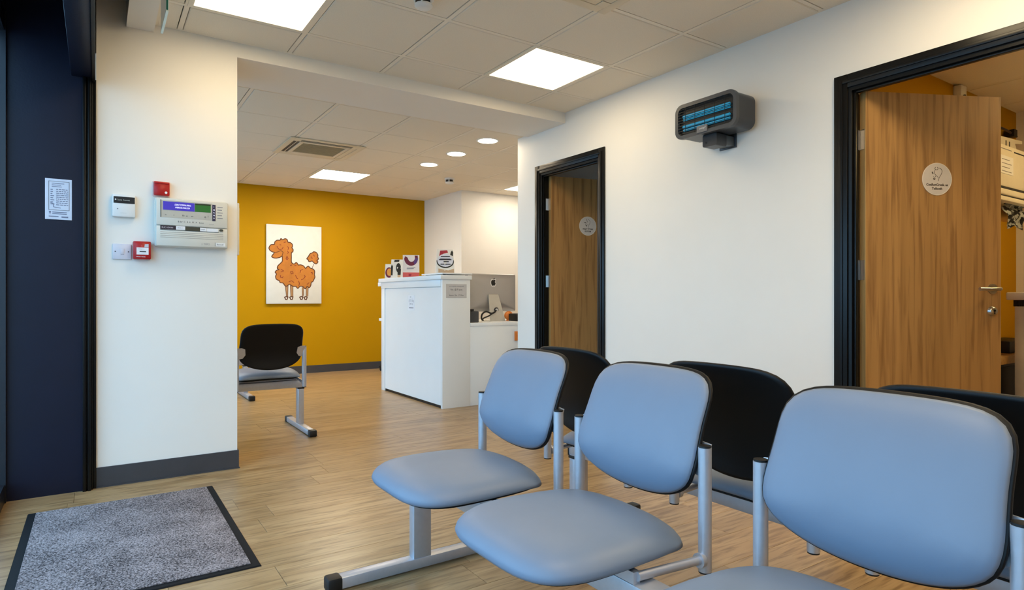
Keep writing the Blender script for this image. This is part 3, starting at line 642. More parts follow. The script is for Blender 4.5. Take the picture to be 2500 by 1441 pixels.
n2 = nt.nodes.new('ShaderNodeTexNoise'); n2.inputs['Scale'].default_value = 5; n2.inputs['Detail'].default_value = 3
ad = nt.nodes.new('ShaderNodeMath'); ad.operation = 'MULTIPLY_ADD'; ad.inputs[1].default_value = .3
rp = nt.nodes.new('ShaderNodeValToRGB'); rp.color_ramp.elements[0].position = .50; rp.color_ramp.elements[1].position = .82
rp.color_ramp.elements[0].color = rgb(50, 47, 50); rp.color_ramp.elements[1].color = rgb(172, 163, 166)
for a, b in ((tc.outputs['Object'], n1.inputs['Vector']), (tc.outputs['Object'], n2.inputs['Vector']), (n2.outputs['Fac'], ad.inputs[0]), (n1.outputs['Fac'], ad.inputs[2]), (ad.outputs[0], rp.inputs[0]), (rp.outputs[0], p.inputs['Base Color'])): nt.links.new(a, b)
bp = nt.nodes.new('ShaderNodeBump'); bp.inputs['Strength'].default_value = .8; bp.inputs['Distance'].default_value = .004; nt.links.new(n1.outputs['Fac'], bp.inputs['Height']); nt.links.new(bp.outputs[0], p.inputs['Normal'])
bx('carpet_pile', mm, t, MX0+.032, MX1-.032, MY0+.032, MY1-.018, .004, .010, bev=.002, world=True)
# ------------------------------------------------------------------ beam seating
def polar_rings(outline_fn, prof, pos, n=56):
    """closed pad: prof = list of (rho, depth); pos(u, v, depth) -> xyz"""
    bm = bmesh.new(); rings = []
    for rho, dp in prof:
        if rho == 0: rings.append([bm.verts.new(pos(*outline_fn(0, 0.), dp))]); continue
        rings.append([bm.verts.new(pos(*outline_fn(2*math.pi*k/n, rho), dp)) for k in range(n)])
    for a, b in zip(rings, rings[1:]):
        for k in range(n):
            k2 = (k+1) % n
            if len(a) == 1: bm.faces.new((a[0], b[k], b[k2]))
            elif len(b) == 1: bm.faces.new((a[k], a[k2], b[0]))
            else: bm.faces.new((a[k], a[k2], b[k2], b[k]))
    return bm
HALF = [(0, .824), (.06, .8235), (.12, .821), (.165, .814), (.190, .800), (.204, .778), (.207, .745), (.206, .71), (.207, .675), (.210, .64), (.2125, .605), (.211, .575), (.202, .548), (.180, .524), (.142, .501), (.095, .485), (.045, .477), (0, .475)]
HALF = [(a, .490+(b-.475)*.322/.349) for a, b in HALF]
FULL = HALF+[(-a, b) for a, b in HALF[-2:0:-1]]
BC = (0., .652)
def resample(poly, n):
    out = []
    for k in range(n):
        a = 2*math.pi*k/n; d = (math.cos(a), math.sin(a)); best = None
        for (x0, y0), (x1, y1) in zip(poly, poly[1:]+poly[:1]):
            x0 -= BC[0]; x1 -= BC[0]; y0 -= BC[1]; y1 -= BC[1]
            den = d[0]*(y1-y0)-d[1]*(x1-x0)
            if abs(den) < 1e-9: continue
            t_ = (x0*(y1-y0)-y0*(x1-x0))/den; q = (x0*d[1]-y0*d[0])/den
            if t_ > 0 and -1e-6 <= q <= 1+1e-6: best = t_ if best is None else max(best, t_)
        out.append(best)
    for _ in range(2): out = [(out[k-1]+2*out[k]+out[(k+1) % n])/4 for k in range(n)]
    return out
NB = 72
RB = resample(FULL, NB)
def back_out(g=0.):
    def f(a, rho):
        k = int(round(a/(2*math.pi)*NB)) % NB; r = (RB[k]+g)*rho
        return (BC[0]+r*math.cos(a), BC[1]+r*math.sin(a))
    return f
def back_x(y, z):      # S-curved, slightly wrapped surface
    v = (z-.475)/.35
    return .192+.016*max(0, .3-v)**2/.09 + .104*max(0, v-.28)**1.25/.663 - .30*y*y
FRONT = [(0, -.022), (.3, -.022), (.6, -.020), (.8, -.016), (.92, -.010), (.975, -.004), (1., .002), (.99, .006), (.9, .007), (.0, .007)]
REAR = [(0, .007), (.9, .007), (.99, .005), (1., .008), (1.0, .012), (.98, .018), (.93, .021), (.8, .0225), (.5, .023), (.0, .0235)]
b1 = polar_rings(back_out(0.), FRONT, lambda y, z, d: (back_x(y, z)+d, y, z), NB)
b2 = polar_rings(back_out(.005), REAR, lambda y, z, d: (back_x(y, z)+d, y, z), NB)
def seat_out(a, rho):
    c, s = math.cos(a), math.sin(a); e = 2/(7.0 if c > 0 else 3.4)
    x = math.copysign(abs(c)**e, c); y = math.copysign(abs(s)**e, s)
    wd = .238+.003*(-x)-(.016*max(0, x)**2)
    return (-.046+.229*rho*x, wd*rho*y)
def seat_pos(x, y, z):
    f = max(0, (-.046-x)/.229); return (x, y, z-.011*f**3-.007*(y/.23)**2-(.020*max(0, (x+.05)/.23)**2*(y/.23)**2 if z > .428 else 0))
SEAT = [(0, .471), (.25, .4715), (.5, .472), (.68, .4705), (.80, .467), (.89, .461), (.95, .452), (.985, .442), (1., .432), (.985, .423), (.95, .419), (.8, .417), (0, .417)]
b3 = polar_rings(seat_out, SEAT, seat_pos, 128)
b4 = polar_rings(seat_out, [(0, .4165), (.9, .4165), (.92, .412), (.86, .405), (.5, .402), (0, .402)], seat_pos, 72)
def keep(name, bm, m):
    bmesh.ops.recalc_face_normals(bm, faces=bm.faces); me = bpy.data.meshes.new(name); bm.to_mesh(me); bm.free()
    for p in me.polygons: p.use_smooth = True
    me.materials.append(m); return me
ME = dict(back=keep('back_pad', b1, M_vinyl), shell=keep('back_shell', b2, M_shell), seat=keep('seat', b3, M_vinyl), pan=keep('seat_pan', b4, M_shell))
def put(name, me, parent, loc):
    o = bpy.data.objects.new(name, me); COL.objects.link(o); o.parent = parent; o.location = loc; return o
def mk(name, m, fn, sm=40):
    bm = bmesh.new(); fn(bm); bmesh.ops.recalc_face_normals(bm, faces=bm.faces); me = bpy.data.meshes.new(name); bm.to_mesh(me); bm.free(); me.materials.append(m)
    for p in me.polygons: p.use_smooth = True
    me.set_sharp_from_angle(angle=math.radians(sm)); return me
PR, PX, PY = .0158, .206, .2300
ME['post'] = mk('post', M_silver, lambda b: tube(b, [(0, 0, .349), (0, 0, .643)], PR, 20))
ME['cap'] = mk('post_cap', M_black, lambda b: tube(b, [(0, 0, .643), (0, 0, .6475)], PR-.001, 20)); ME['cap2'] = mk('post_cap', M_black, lambda b: tube(b, [(0, 0, .345), (0, 0, .349)], PR-.001, 20))
ME['strut'] = mk('strut', M_silver, lambda b: (tube(b, [(PX, 0, .378), (.13, 0, .382), (-.02, 0, .392)], .0105, 14), tube(b, [(PX-PR-.008, 0, .3785), (PX-PR+.004, 0, .378)], .0175, 14, r2=.0175)))
def brk(b, s):
    # plate behind the shell wrapping to the post
    poly = [(.004, .580), (.004, .648), (-.030, .650), (-.052, .640), (-.056, .600), (-.040, .576), (-.020, .572)]
    vs = []
    for d in (.0, .004):
        vs.append([b.verts.new((back_x(PY+y, z)+.0245+d, s*y, z)) for y, z in poly])
    b.faces.new(vs[0][::-1]); b.faces.new(vs[1]); n = len(poly)
    for k in range(n): b.faces.new((vs[0][k], vs[0][(k+1) % n], vs[1][(k+1) % n], vs[1][k]))
ME['brR'] = mk('bracket', M_silver, lambda b: brk(b, 1)); ME['brL'] = mk('bracket', M_silver, lambda b: brk(b, -1))
FOOT_X = .352
ME['leg'] = mk('leg', M_silver, lambda b: box(b, -.035, .035, -.021, .021, .040, .322, bev=.003), 30)
ME['foot'] = mk('foot', M_silver, lambda b: box(b, -FOOT_X+.045, FOOT_X-.045, -.024, .024, .006, .044, bev=.004), 30)
def fcap(b, s):
    box(b, *sorted((s*(FOOT_X-.052), s*FOOT_X)), -.028, .028, 0., .049, bev=.009, seg=2)
ME['capR'] = mk('end_cap', M_black, lambda b: fcap(b, 1)); ME['capL'] = mk('end_cap', M_black, lambda b: fcap(b, -1))
def bench(label, loc, rotz, chairs, legs, beam, group='rows of linked waiting chairs'):
    t = thing('beam_seating', label, 'waiting chairs', loc, rotz=rotz, group=group)
    for c in chairs:
        st = put('seat', ME['seat'], t, (0, c, 0)); put('seat_pan', ME['pan'], st, (0, 0, 0))
        bk = put('backrest', ME['back'], t, (0, c, 0)); put('back_shell', ME['shell'], bk, (0, 0, 0))
        for s, b in ((1, 'brR'), (-1, 'brL')):
            put('bracket', ME[b], bk, (0, s*PY, 0))
            po = put('post', ME['post'], t, (PX, c+s*PY, 0)); put('post_cap', ME['cap'], po, (0, 0, 0)); put('post_cap', ME['cap2'], po, (0, 0, 0))
            put('strut', ME['strut'], t, (0, c+s*PY*1.0, 0))
            bx('cross_tube', M_silver, t, -.030, -.010, min(c, c+s*PY), max(c, c+s*PY), .376, .402)
    bm = bmesh.new(); box(bm, -.032, .032, beam[0], beam[1], .320, .376, bev=.003); be = fin('beam', bm, M_silver, t, 30)
    for e in beam: bx('beam_cap', M_black, be, -.034, .034, e-.004, e+.004, .318, .378, bev=.002)
    for l in legs:
        put('leg', ME['leg'], t, (0, l, 0)); bx('leg_collar', M_black, t, -.038, .038, l-.024, l+.024, .308, .321, bev=.002)
        f = put('foot', ME['foot'], t, (0, l, 0)); put('end_cap', ME['capR'], f, (0, 0, 0)); put('end_cap', ME['capL'], f, (0, 0, 0))
bench('row of three linked grey vinyl chairs with silver frame facing the entrance, nearest', (.998, 1.2, 0), 0, (.560, -.003, -.612), (.895, -.86), (.92, -.89))
bench('row of linked chairs turned away showing black backs, behind the nearest row', (1.732, 1.2, 0), math.pi, (-.580, .085, .69), (-.86, .95), (-.89, .98))
bench('linked chairs with black back in the reception facing the yellow wall', (1.29, 4.82, 0), -math.pi/2, (-.255, -.835, ), (.0, -1.10), (.03, -1.13))
bench('linked chairs mostly hidden behind the pillar, only a silver foot showing', (1.25, 6.70, 0), -math.pi/2, (-.62, -1.20), (.0, -1.42), (.03, -1.45))
# ------------------------------------------------------------------ reception desk
DX, DY0, DY1 = 2.575, 4.95, 6.38
t = thing('reception_desk', 'white laminate reception desk with raised counter and lower worktop', 'reception desk', (DX+.3, 5.6, 0))
W = dict(world=True)
bx('carcass', M_lam, t, DX+.018, DX+.285, DY0+.02, DY1-.02, .015, 1.10, **W)
bx('front_panel', M_lam, t, DX+.008, DX+.018, DY0+.03, DY1-.09, .025, 1.095, **W)
bx('stile', M_lam, t, DX, DX+.03, DY1-.09, DY1, .0, 1.10, bev=.002, **W)
bx('end_panel', M_lam, t, DX, DX+.288, DY0, DY0+.03, .0, 1.165, bev=.0015, **W)
bx('rail', M_lam, t, DX-.004, DX+.018, DY0+.03, DY1, 1.10, 1.165, bev=.002, **W)
bx('rail_back', M_lam, t, DX+.018, DX+.288, DY0+.03, DY1, 1.10, 1.165, **W)
bx('counter_top', M_lam, t, DX-.022, DX+.300, DY0-.012, DY1+.03, 1.165, 1.205, bev=.003, **W)
bx('counter_board', M_lam, t, DX-.005, DX+.305, DY0-.010, DY0+.42, 1.212, 1.224, bev=.003, **W)
for x in (DX+.03, DX+.26):
    for y in (DY0+.03, DY0+.38): bx('spacer', M_black, t, x, x+.02, y, y+.02, 1.205, 1.212, **W)
bx('shelf_end', M_lam, t, DX+.0, DX+.28, DY1, DY1+.10, 1.125, 1.165, bev=.002, **W)
bx('shelf_end', M_lam, t, DX+.0, DX+.60, DY1, DY1+.07, .745, .775, bev=.002, **W)
bx('plinth_shadow', M_black, t, DX+.012, DX+.018, DY0+.03, DY1-.09, .0, .025, **W)  # black strip standing in for the shadow gap under the front panel
bx('low_panel', M_lam, t, DX+.288, 3.78, DY0+.004, DY0+.03, .0, .735, bev=.0015, **W)
bx('worktop', M_lam, t, DX+.288, 3.80, DY0-.004, 5.72, .735, .765, bev=.002, **W)
bx('low_end', M_lam, t, 3.77, 3.80, DY0+.03, 5.70, .0, .735, **W)
M_screw = mat('screw_pale', rgb(150, 140, 130), .5)
pz_t = thing('desk_notice', 'printed notice taped on the narrow end of the desk', 'notice', (2.718, DY0, 1.062), XP, UP)
bx('sheet', mat('notice_grey', rgb(205, 202, 200), .6), pz_t, -.106, .106, -.062, .062, 0, .0015)
text('notice_lettering', 'ncooopente cnnnpendd', .0165, M_greyink, pz_t, 0, .036, .0015, align='CENTER', sx=.95)
text('notice_lettering', 'No. @ F aces', .022, M_ink, pz_t, 0, .004, .0015, align='CENTER')
text('notice_lettering', 'Aware  f3m  CT Mon', .017, M_ink, pz_t, 0, -.046, .0015, align='CENTER')
bx('notice_edge', M_greyink, pz_t, -.106, .106, -.063, -.061, .0015, .002)
o = thing('leaflet', 'small printed leaflet stuck on the blue-white desk front', 'notice', (DX+.008, 5.625, .948), YM, UP)
bx('sheet', M_paper, o, -.075, .075, -.075, .075, 0, .0012)
for s, y, sz in (('^^  ..', .045, .03), ('(TTI Th)', .008, .034), ('(WS U)', -.018, .026)): text('leaflet_lettering', s, sz, M_greyink, o, 0, y, .0012, align='CENTER')
bx('leaflet_line', M_greyink, o, -.05, .05, -.052, -.045, .0012, .0018)
# ------------------------------------------------------------------ goods on the counter
def bag(name, label, x, y, z, yaw, w_, d_, h_, m, pouch=True, cat='pet food bag'):
    t = thing(name, label, cat, (x, y, z), rotz=yaw, group='pet food packs on the counter')
    bm = bmesh.new(); lv = []
    N = 7
    for i in range(N+1):
        v = i/N; dd = d_/2*(1-v)**.75+.003; ww = w_/2*(1-.10*v*v) if pouch else w_/2
        if not pouch: dd = d_/2
        lv.append([bm.verts.new(p) for p in ((-ww, -dd, v*h_), (0, -dd-(.004 if pouch else 0)*math.sin(v*3.1), v*h_), (ww, -dd, v*h_), (ww*(1-(.06 if pouch else 0)*math.sin(v*3.1)), 0, v*h_), (ww, dd, v*h_), (0, dd, v*h_), (-ww, dd, v*h_), (-ww*(1-(.06 if pouch else 0)*math.sin(v*3.1)), 0, v*h_))])
    for a, b in zip(lv, lv[1:]):
        for k in range(8): bm.faces.new((a[k], a[(k+1) % 8], b[(k+1) % 8], b[k]))
    bm.faces.new(lv[0][::-1]); bm.faces.new(lv[-1])
    fin('pack', bm, m, t, 25)
    def front(v): return -(d_/2*(1-v)**.75+.003) if pouch else -d_/2
    def prt(nm, poly, mm, off=.0012):
        # flat print following the front: poly in (u -.5..5, v 0..1)
        bm = bmesh.new(); P = []
        for u, v in poly: P.append((u*w_*(1-.10*v*v if pouch else 1), front(v)-(.004*math.sin(v*3.1)*(1-abs(u)*2) if pouch else 0)-off, v*h_))
        a = [bm.verts.new(q) for q in P]; b = [bm.verts.new((q[0], q[1]+off+.002, q[2])) for q in P]; n = len(P)
        f = [bm.faces.new(a), bm.faces.new(b[::-1])]
        for k in range(n): bm.faces.new((a[k], a[(k+1) % n], b[(k+1) % n], b[k]))
        [q.normal_update() for q in f]; bmesh.ops.triangulate(bm, faces=f, ngon_method='EAR_CLIP'); fin(nm, bm, mm, t)
    return t, prt
def poly_arc(cx, cy, rx, ry, a0, a1, n=12): return [(cx+rx*math.cos(math.radians(a0+(a1-a0)*i/n)), cy+ry*math.sin(math.radians(a0+(a1-a0)*i/n))) for i in range(n+1)]
FACE = math.radians(-24)
CT = 1.2055
M_bag = mat('bag_white', rgb(232, 230, 222), .4, var=.02)
M_blk = mat('print_black', rgb(24, 26, 22), .5); M_mar = mat('print_maroon', rgb(110, 24, 52), .5); M_pur = mat('print_purple', rgb(84, 52, 118), .5); M_cor = mat('print_coral', rgb(214, 92, 88), .5)
M_crim = mat('print_crimson', rgb(168, 34, 54), .5); M_tan = mat('print_tan', rgb(196, 168, 136), .6); M_ora = mat('print_amber', rgb(214, 150, 70), .5); M_ol = mat('print_khaki', rgb(160, 150, 96), .5)
t, prt = bag('food_bag', 'small white bag with dark ring emblem, leftmost on the counter', 2.66, 6.33, CT, FACE, .12, .075, .16, M_bag)
prt('emblem_ring', [(-.12+.34*math.cos(a*.2618), .42+.36*math.sin(a*.2618)) for a in range(24)], M_mar); prt('emblem_centre', [(-.10+.22*math.cos(a*.2618), .44+.25*math.sin(a*.2618)) for a in range(24)], M_ora, .0024)
prt('patch', poly_arc(.34, .52, .13, .34, 0, 360), M_blk, .0018)
t, prt = bag('food_bag', 'white bag with black cow-like patches beside the red box', 2.655, 6.135, CT, FACE, .135, .08, .20, M_bag)
prt('patch', poly_arc(.10, .55, .20, .26, 20, 320), M_blk); prt('patch', [(.02, .18), (.26, .18), (.30, .5), (.02, .42)], M_blk, .0018); prt('patch', [(-.26, .86), (.16, .88), (.20, .99), (-.22, .98)], M_blk); prt('patch', [(-.5, .15), (-.36, .15), (-.34, .62), (-.44, .74), (-.5, .6)], M_blk); prt('patch', [(.02, .05), (.24, .05), (.26, .18), (.02, .18)], M_tan)
t, prt = bag('food_box', 'red and white pack with purple arc on the counter', 2.66, 5.80, CT, FACE, .165, .09, .225, mat('box_white', rgb(236, 226, 220), .4), False, 'pet food pack')
prt('bottom_band', [(-.5, .0), (.5, .0), (.5, .22), (-.5, .22)], M_cor); prt('band_mark', [(-.15, .05), (.0, .05), (.02, .15), (-.15, .15)], M_crim, .0018)
prt('arc', [(-.36, .95)]+poly_arc(.0, .86, .42, .34, 185, 355)+[(.40, .98), (.22, .98)]+poly_arc(.02, .90, .22, .20, 350, 190)+[(-.24, .9)], M_mar); prt('arc_shade', poly_arc(.0, .86, .42, .34, 300, 360)+poly_arc(.02, .90, .24, .22, 355, 300), M_pur, .0018)
for k, a in enumerate((.40, .36)): prt('small_print', [(-.26, a+.03), (.26-.1*k, a+.045), (.26-.1*k, a+.02), (-.26, a+.005)], M_greyink)
t, prt = bag('food_bag', 'large white food bag with red flash and black rimmed oval near the counter corner', 2.70, 5.14, 1.2245, math.radians(-22), .165, .12, .225, M_bag)
prt('red_flash', [(-.36, .70), (-.10, .82), (.18, .86), (.14, .97), (-.30, .95)], M_crim); prt('oval_rim', poly_arc(.0, .50, .50, .28, 170, 370, 20), M_blk); prt('oval', poly_arc(.0, .54, .46, .27, 0, 360, 24), mat('oval_grey', rgb(222, 222, 232), .5), .0026)
prt('patch', [(.30, .78), (.46, .72), (.50, .88), (.44, .96), (.36, .90)], M_blk); prt('photo_strip', [(-.40, .03), (.48, .03), (.48, .2), (.16, .12), (-.4, .2)], M_tan)
for v0, a, b in ((.68, -.26, .28), (.55, -.36, .36), (.57, -.30, .30), (.47, -.1, .2), (.36, -.28, -.06), (.36, .0, .30)): prt('oval_print', [(a, v0), (b, v0), (b, v0+.04), (a, v0+.04)], M_ink, .0038)
# ------------------------------------------------------------------ computer and bits on the worktop
t = thing('desktop_computer', 'silver desktop computer seen from behind on the reception worktop', 'computer', (3.32, 5.30, .765))
M_alu = mat('aluminium', rgb(176, 176, 178), .38, .6, var=.02, scale=200)
bm = bmesh.new(); rows = []
for (sx, sz, y) in ((.298, .19, .030), (.298, .19, .022), (.292, .184, .012), (.20, .14, -.012), (.10, .08, -.024)):
    rows.append([bm.verts.new((x, y, .285+z)) for x, z in rrect(-sx, sx, -sz, sz, .012 if sz > .15 else .03, 4)])
for a, b in zip(rows, rows[1:]):
    for k in range(len(a)): bm.faces.new((a[k], a[(k+1) % len(a)], b[(k+1) % len(a)], b[k]))
bm.faces.new(rows[0]); bm.faces.new(rows[-1]); fin('screen_housing', bm, M_alu, t, 50)
bx('display', M_black, t, -.288, .288, .030, .032, .165, .468)
bm = bmesh.new()
prof = [(-.028, .270), (-.034, .262), (-.118, .006), (-.118, .0), (.06, .0), (.06, .006), (-.108, .008), (-.024, .262)]
L_, R_ = [], []
for y, z in prof:
    hw_ = .058+(.087-.058)*(1-z/.27); L_.append(bm.verts.new((-hw_-.004, y, z))); R_.append(bm.verts.new((hw_-.004, y, z)))
n = len(prof); f = [bm.faces.new(L_[::-1]), bm.faces.new(R_)]
for k in range(n): bm.faces.new((L_[k], L_[(k+1) % n], R_[(k+1) % n], R_[k]))
[q.normal_update() for q in f]; bmesh.ops.triangulate(bm, faces=f, ngon_method='EAR_CLIP'); fin('stand', bm, mat('stand_aluminium', rgb(200, 198, 190), .4, .4), t)
bm = bmesh.new()
def yz(poly, y0, y1):
    b = bmesh.new(); prism(b, poly, 0, y1-y0); bmesh.ops.transform(b, matrix=Matrix(((1, 0, 0, 0), (0, 0, 1, y0), (0, 1, 0, 0), (0, 0, 0, 1))), verts=b.verts); return b
ap = [(0, .026), (.009, .030), (.019, .028), (.024, .022), (.019, .014), (.018, .006), (.022, -.002), (.026, -.006), (.020, -.020), (.012, -.030), (.004, -.028), (-.004, -.028), (-.012, -.031), (-.021, -.020), (-.027, -.004), (-.026, .014), (-.019, .025), (-.010, .029)]
CZ = .385
fin('emblem_outline', yz([(x*1.35, CZ+z*1.35) for x, z in ap], -.0250, -.0235), mat('emblem_white', rgb(226, 226, 224), .4), t)
fin('emblem', yz([(x, CZ+z) for x, z in ap], -.0262, -.0250), M_black, t)
fin('emblem_leaf', yz([(.0, CZ+.032), (.004, CZ+.043), (.014, CZ+.050), (.014, CZ+.040), (.008, CZ+.033)], -.0262, -.0235), M_black, t)
bm = bmesh.new(); tube(bm, [(-.004, -.080, .115), (-.004, -.090, .112)], .026, 20, r2=.024); fin('cable_hole', bm, M_dgrey, t, 40)
bm = bmesh.new(); tube(bm, [(-.004, -.089, .113), (-.004, -.0935, .111)], .016, 18); fin('cable_hole_inner', bm, M_white, t, 40)
tb('power_cable', M_black, t, smooth([(-.012, -.094, .108), (-.045, -.112, .088), (-.085, -.118, .080), (-.135, -.105, .098), (-.175, -.10, .075), (-.185, -.10, .035), (-.165, -.10, .010)]), .0085, 10)
tb('power_cable', M_black, t, smooth([(-.05, -.11, .088), (-.10, -.10, .055), (-.15, -.09, .035), (-.17, -.08, .012)]), .007, 10)
def small(name, label, cat, m, a, bev=.004, parts=()):
    t = thing(name, label, cat, ((a[0]+a[1])/2, (a[2]+a[3])/2, a[4])); bx('body', m, t, *a, bev=bev, world=True)
    for nm, mm, q in parts: bx(nm, mm, t, *q, bev=.001, world=True)
    return t
small('phone_base', 'dark box beside the raised counter at the left of the computer', 'telephone', M_dgrey, (2.90, 3.00, 5.02, 5.14, .765, .872), .008, [('handset', M_black, (2.905, 2.935, 5.005, 5.135, .872, .892)), ('keypad', M_greyink, (2.95, 2.985, 5.04, 5.11, .872, .876))])
small('document_tray', 'black document tray right of the computer on the worktop', 'tray', M_black, (3.43, 3.74, 5.02, 5.165, .767, .838), .006, [('tray_lip', M_dgrey, (3.44, 3.73, 5.03, 5.155, .838, .842))])
t = thing('dog_toy', 'orange rounded object behind the computer stand', 'ornament', (3.462, 5.15, .765))
bm = bmesh.new(); bmesh.ops.create_uvsphere(bm, u_segments=20, v_segments=12, radius=1, matrix=Matrix.Translation((0, .06, .055)) @ Matrix.Diagonal((.05, .035, .045, 1))); fin('body', bm, M_orange, t, True)
bm = bmesh.new(); tube(bm, [(0, .06, .0), (0, .06, .02)], .03, 18, r2=.02); fin('foot', bm, M_orange, t, 40)
small('paper_sheet', 'white paper sheets lying under the computer stand', 'paper', M_paper, (3.12, 3.46, 5.00, 5.17, .7652, .7672), 0., [('top_sheet', M_paper, (3.14, 3.44, 5.005, 5.15, .7672, .7682))])
t = thing('leaflet_holder', 'orange leaflet holder on the low desk panel beside the right wall', 'leaflet holder', (3.385, DY0+.004, .63), XP, UP)
bx('pocket', M_orange, t, -.028, .08, -.045, .045, 0, .018, bev=.003); bx('leaflet', M_paper, t, -.018, .07, -.03, .056, .004, .014)
# castor chair base glimpsed behind the desk
t = thing('office_castor', 'black castor wheel peeking out behind the far desk corner', 'castor', (3.235, 8.02, 0))
bm = bmesh.new(); tube(bm, [(-.012, 0, .03), (.012, 0, .03)], .03, 18); fin('wheel', bm, M_black, t, 40)
tb('stem', M_black, t, [(0, .0, .03), (0, .02, .075), (.12, .05, .085)], .012, 10)
bx('hood', M_black, t, -.02, .02, -.02, .035, .045, .066, bev=.006)
# ------------------------------------------------------------------ treatment room behind the open door
t = thing('treatment_table', 'white treatment table with square steel leg seen past the open oak door', 'table', (5.2, 1.15, 0))
bx('table_top', M_white, t, 4.76, 5.65, .80, 1.50, .985, 1.034, bev=.008, world=True)
bx('under_frame', M_black, t, 4.79, 5.60, .84, 1.47, .945, .985, world=True)
M_leg = mat('white_powder_steel', rgb(206, 202, 188), .45, var=.05)
for x in (4.79, 5.54):
    for y in (.85, 1.40):
        lg = bx('leg', M_leg, t, x, x+.065, y, y+.065, 0, .985, bev=.006, world=True)
        for z in (.50, .72): tb('bolt', M_dgrey, t, [(x+.03, y-.004, z), (x+.03, y, z)], .006, 10, world=True)
bx('brace', M_leg, t, 4.86, 4.90, 1.41, 1.45, .90, .95, world=True)
small('low_cabinet', 'black low cabinet with wooden top by the treatment room wall', 'cabinet', M_black, (4.70, 5.90, 1.52, 1.795, 0, .58), .004, [('wooden_top', M_edge, (4.68, 5.91, 1.50, 1.797, .58, .63)), ('door', M_shell, (4.72, 5.28, 1.512, 1.52, .05, .56)), ('door', M_shell, (5.30, 5.88, 1.512, 1.52, .05, .56))])
small('black_case', 'black flat case on the wooden cabinet top', 'case', M_black, (5.02, 5.50, 1.56, 1.75, .6305, .71), .006, [('handle', M_dgrey, (5.2, 5.3, 1.545, 1.56, .65, .68))])
t = thing('wall_dryer', 'cream wall-mounted equipment unit with printed label in the treatment room', 'equipment', (4.85, 1.80, 1.78), XP, UP)
bx('housing', M_cream, t, -.42, .42, -.10, .165, 0, .34, bev=.02)
bx('dark_seam', M_black, t, -.425, .425, -.113, -.10, 0, .345, bev=.004)
bx('lower_trim', M_cream, t, -.43, .43, -.150, -.113, 0, .35, bev=.008)
bx('dark_seam', M_black, t, -.42, .42, -.156, -.150, 0, .34)
bx('base_trim', M_cream, t, -.42, .42, -.185, -.156, 0, .345, bev=.008)
bx('label', M_paper, t, -.30, -.10, -.02, .09, .34, .342)
for k in range(4): bx('label_line', M_greyink, t, -.285, -.16+.03*(k % 2), .065-.024*k, .069-.024*k, .342, .3425)
bx('vent_slot', M_black, t, -.08, .1, .125, .133, .34, .341); bx('seam_line', M_greyink, t, -.34, -.12, .13, .134, .34, .341)
t = thing('slotted_bracket', 'cream slotted plastic bracket resting on the equipment unit', 'bracket', (5.18, 1.58, 1.9455))
bm = bmesh.new(); pl = [(-.30, 0), (-.02, .0), (.05, .02), (.10, .02), (.10, .03), (.05, .035), (.0, .10), (.13, .115), (.13, .135), (-.30, .115)]
b = bmesh.new(); prism(b, pl, 0, .03); bmesh.ops.transform(b, matrix=Matrix(((1, 0, 0, 0), (0, 0, 1, 0), (0, 1, 0, 0), (0, 0, 0, 1))), verts=b.verts); fin('plate', b, M_cream, t)
for x in (-.17, -.11): bx('slot', M_black, t, x, x+.016, -.001, .0, .06, .10)
t = thing('cable', 'dark cable hanging along the treatment room wall', 'cable', (5.40, 1.755, 2.27))
tb('cord', mat('brown_cable', rgb(50, 30, 22), .5), t, smooth([(-.46, .02, .03), (-.3, .01, .0), (-.15, .0, -.03), (.1, -.02, -.045), (.30, .0, -.045), (.48, .03, -.03)]), .008, 8)
bx('plug', M_black, t, .24, .30, -.03, .035, -.075, -.02)
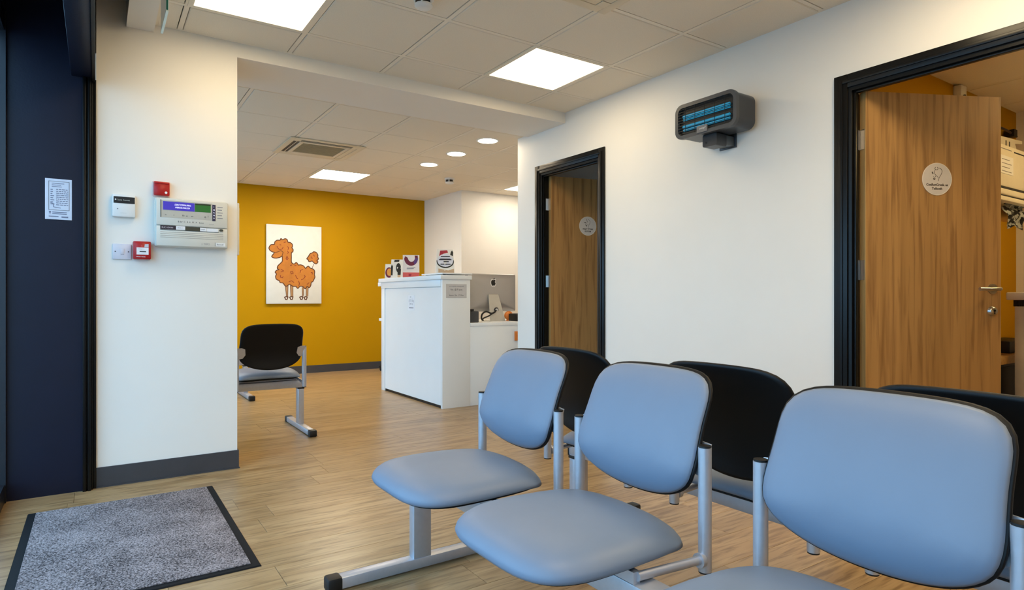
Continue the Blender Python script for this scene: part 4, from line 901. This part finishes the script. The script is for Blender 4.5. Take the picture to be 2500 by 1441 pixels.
t = thing('paper_roll', 'mustard yellow roll hanging under the equipment unit', 'roll', (5.02, 1.60, 1.552))
tb('roll', mat('mustard_fabric', rgb(206, 146, 30), .6), t, [(-.25, 0, 0), (.10, 0, 0), (.14, 0, 0)], .042, 22)
tb('core', M_black, t, [(-.30, 0, 0), (.18, 0, 0)], .012, 12)
for x in (-.28, .165): bx('hanger', M_dgrey, t, x-.006, x+.006, -.008, .008, .0, .052)
t = thing('spotted_towel', 'black and white spotted cloth hanging below the equipment unit', 'cloth', (4.86, 1.50, 1.595))
bm = bmesh.new(); nx, nz = 14, 12; G = [[bm.verts.new((-.09+.30*i/nx-.02*math.sin(j*.6), .012*math.sin(i*1.1+j*.5)+.01*math.sin(j*.9), -.16*j/nz*(.88+.12*math.sin(i*.7+.5)))) for i in range(nx+1)] for j in range(nz+1)]
for j in range(nz):
    for i in range(nx): bm.faces.new((G[j][i], G[j][i+1], G[j+1][i+1], G[j+1][i]))
bmesh.ops.solidify(bm, geom=bm.faces[:], thickness=.006)
mc = bpy.data.materials.new('spotted_cloth'); mc.use_nodes = True; nt = mc.node_tree; v = nt.nodes.new('ShaderNodeTexNoise'); v.inputs['Scale'].default_value = 26; tc = nt.nodes.new('ShaderNodeTexCoord')
rp = nt.nodes.new('ShaderNodeValToRGB'); rp.color_ramp.elements[0].position = .50; rp.color_ramp.elements[1].position = .53; rp.color_ramp.elements[0].color = rgb(18, 20, 24); rp.color_ramp.elements[1].color = rgb(206, 212, 214)
nt.links.new(tc.outputs['Object'], v.inputs['Vector']); nt.links.new(v.outputs['Fac'], rp.inputs[0]); nt.links.new(rp.outputs[0], nt.nodes['Principled BSDF'].inputs['Base Color'])
fin('cloth', bm, mc, t, 60); tb('rail', M_dgrey, t, [(-.12, 0, .0), (.24, 0, .0)], .006, 8)
t = thing('motion_sensor', 'small white motion sensor in the treatment room ceiling corner', 'sensor', (4.83, 1.80, 2.34), XP, UP)
bx('housing', M_white, t, -.045, .045, -.06, .085, 0, .05, bev=.008); pz('lens', M_black, t, circ(.0, .0, .022, 16), .05, .056)
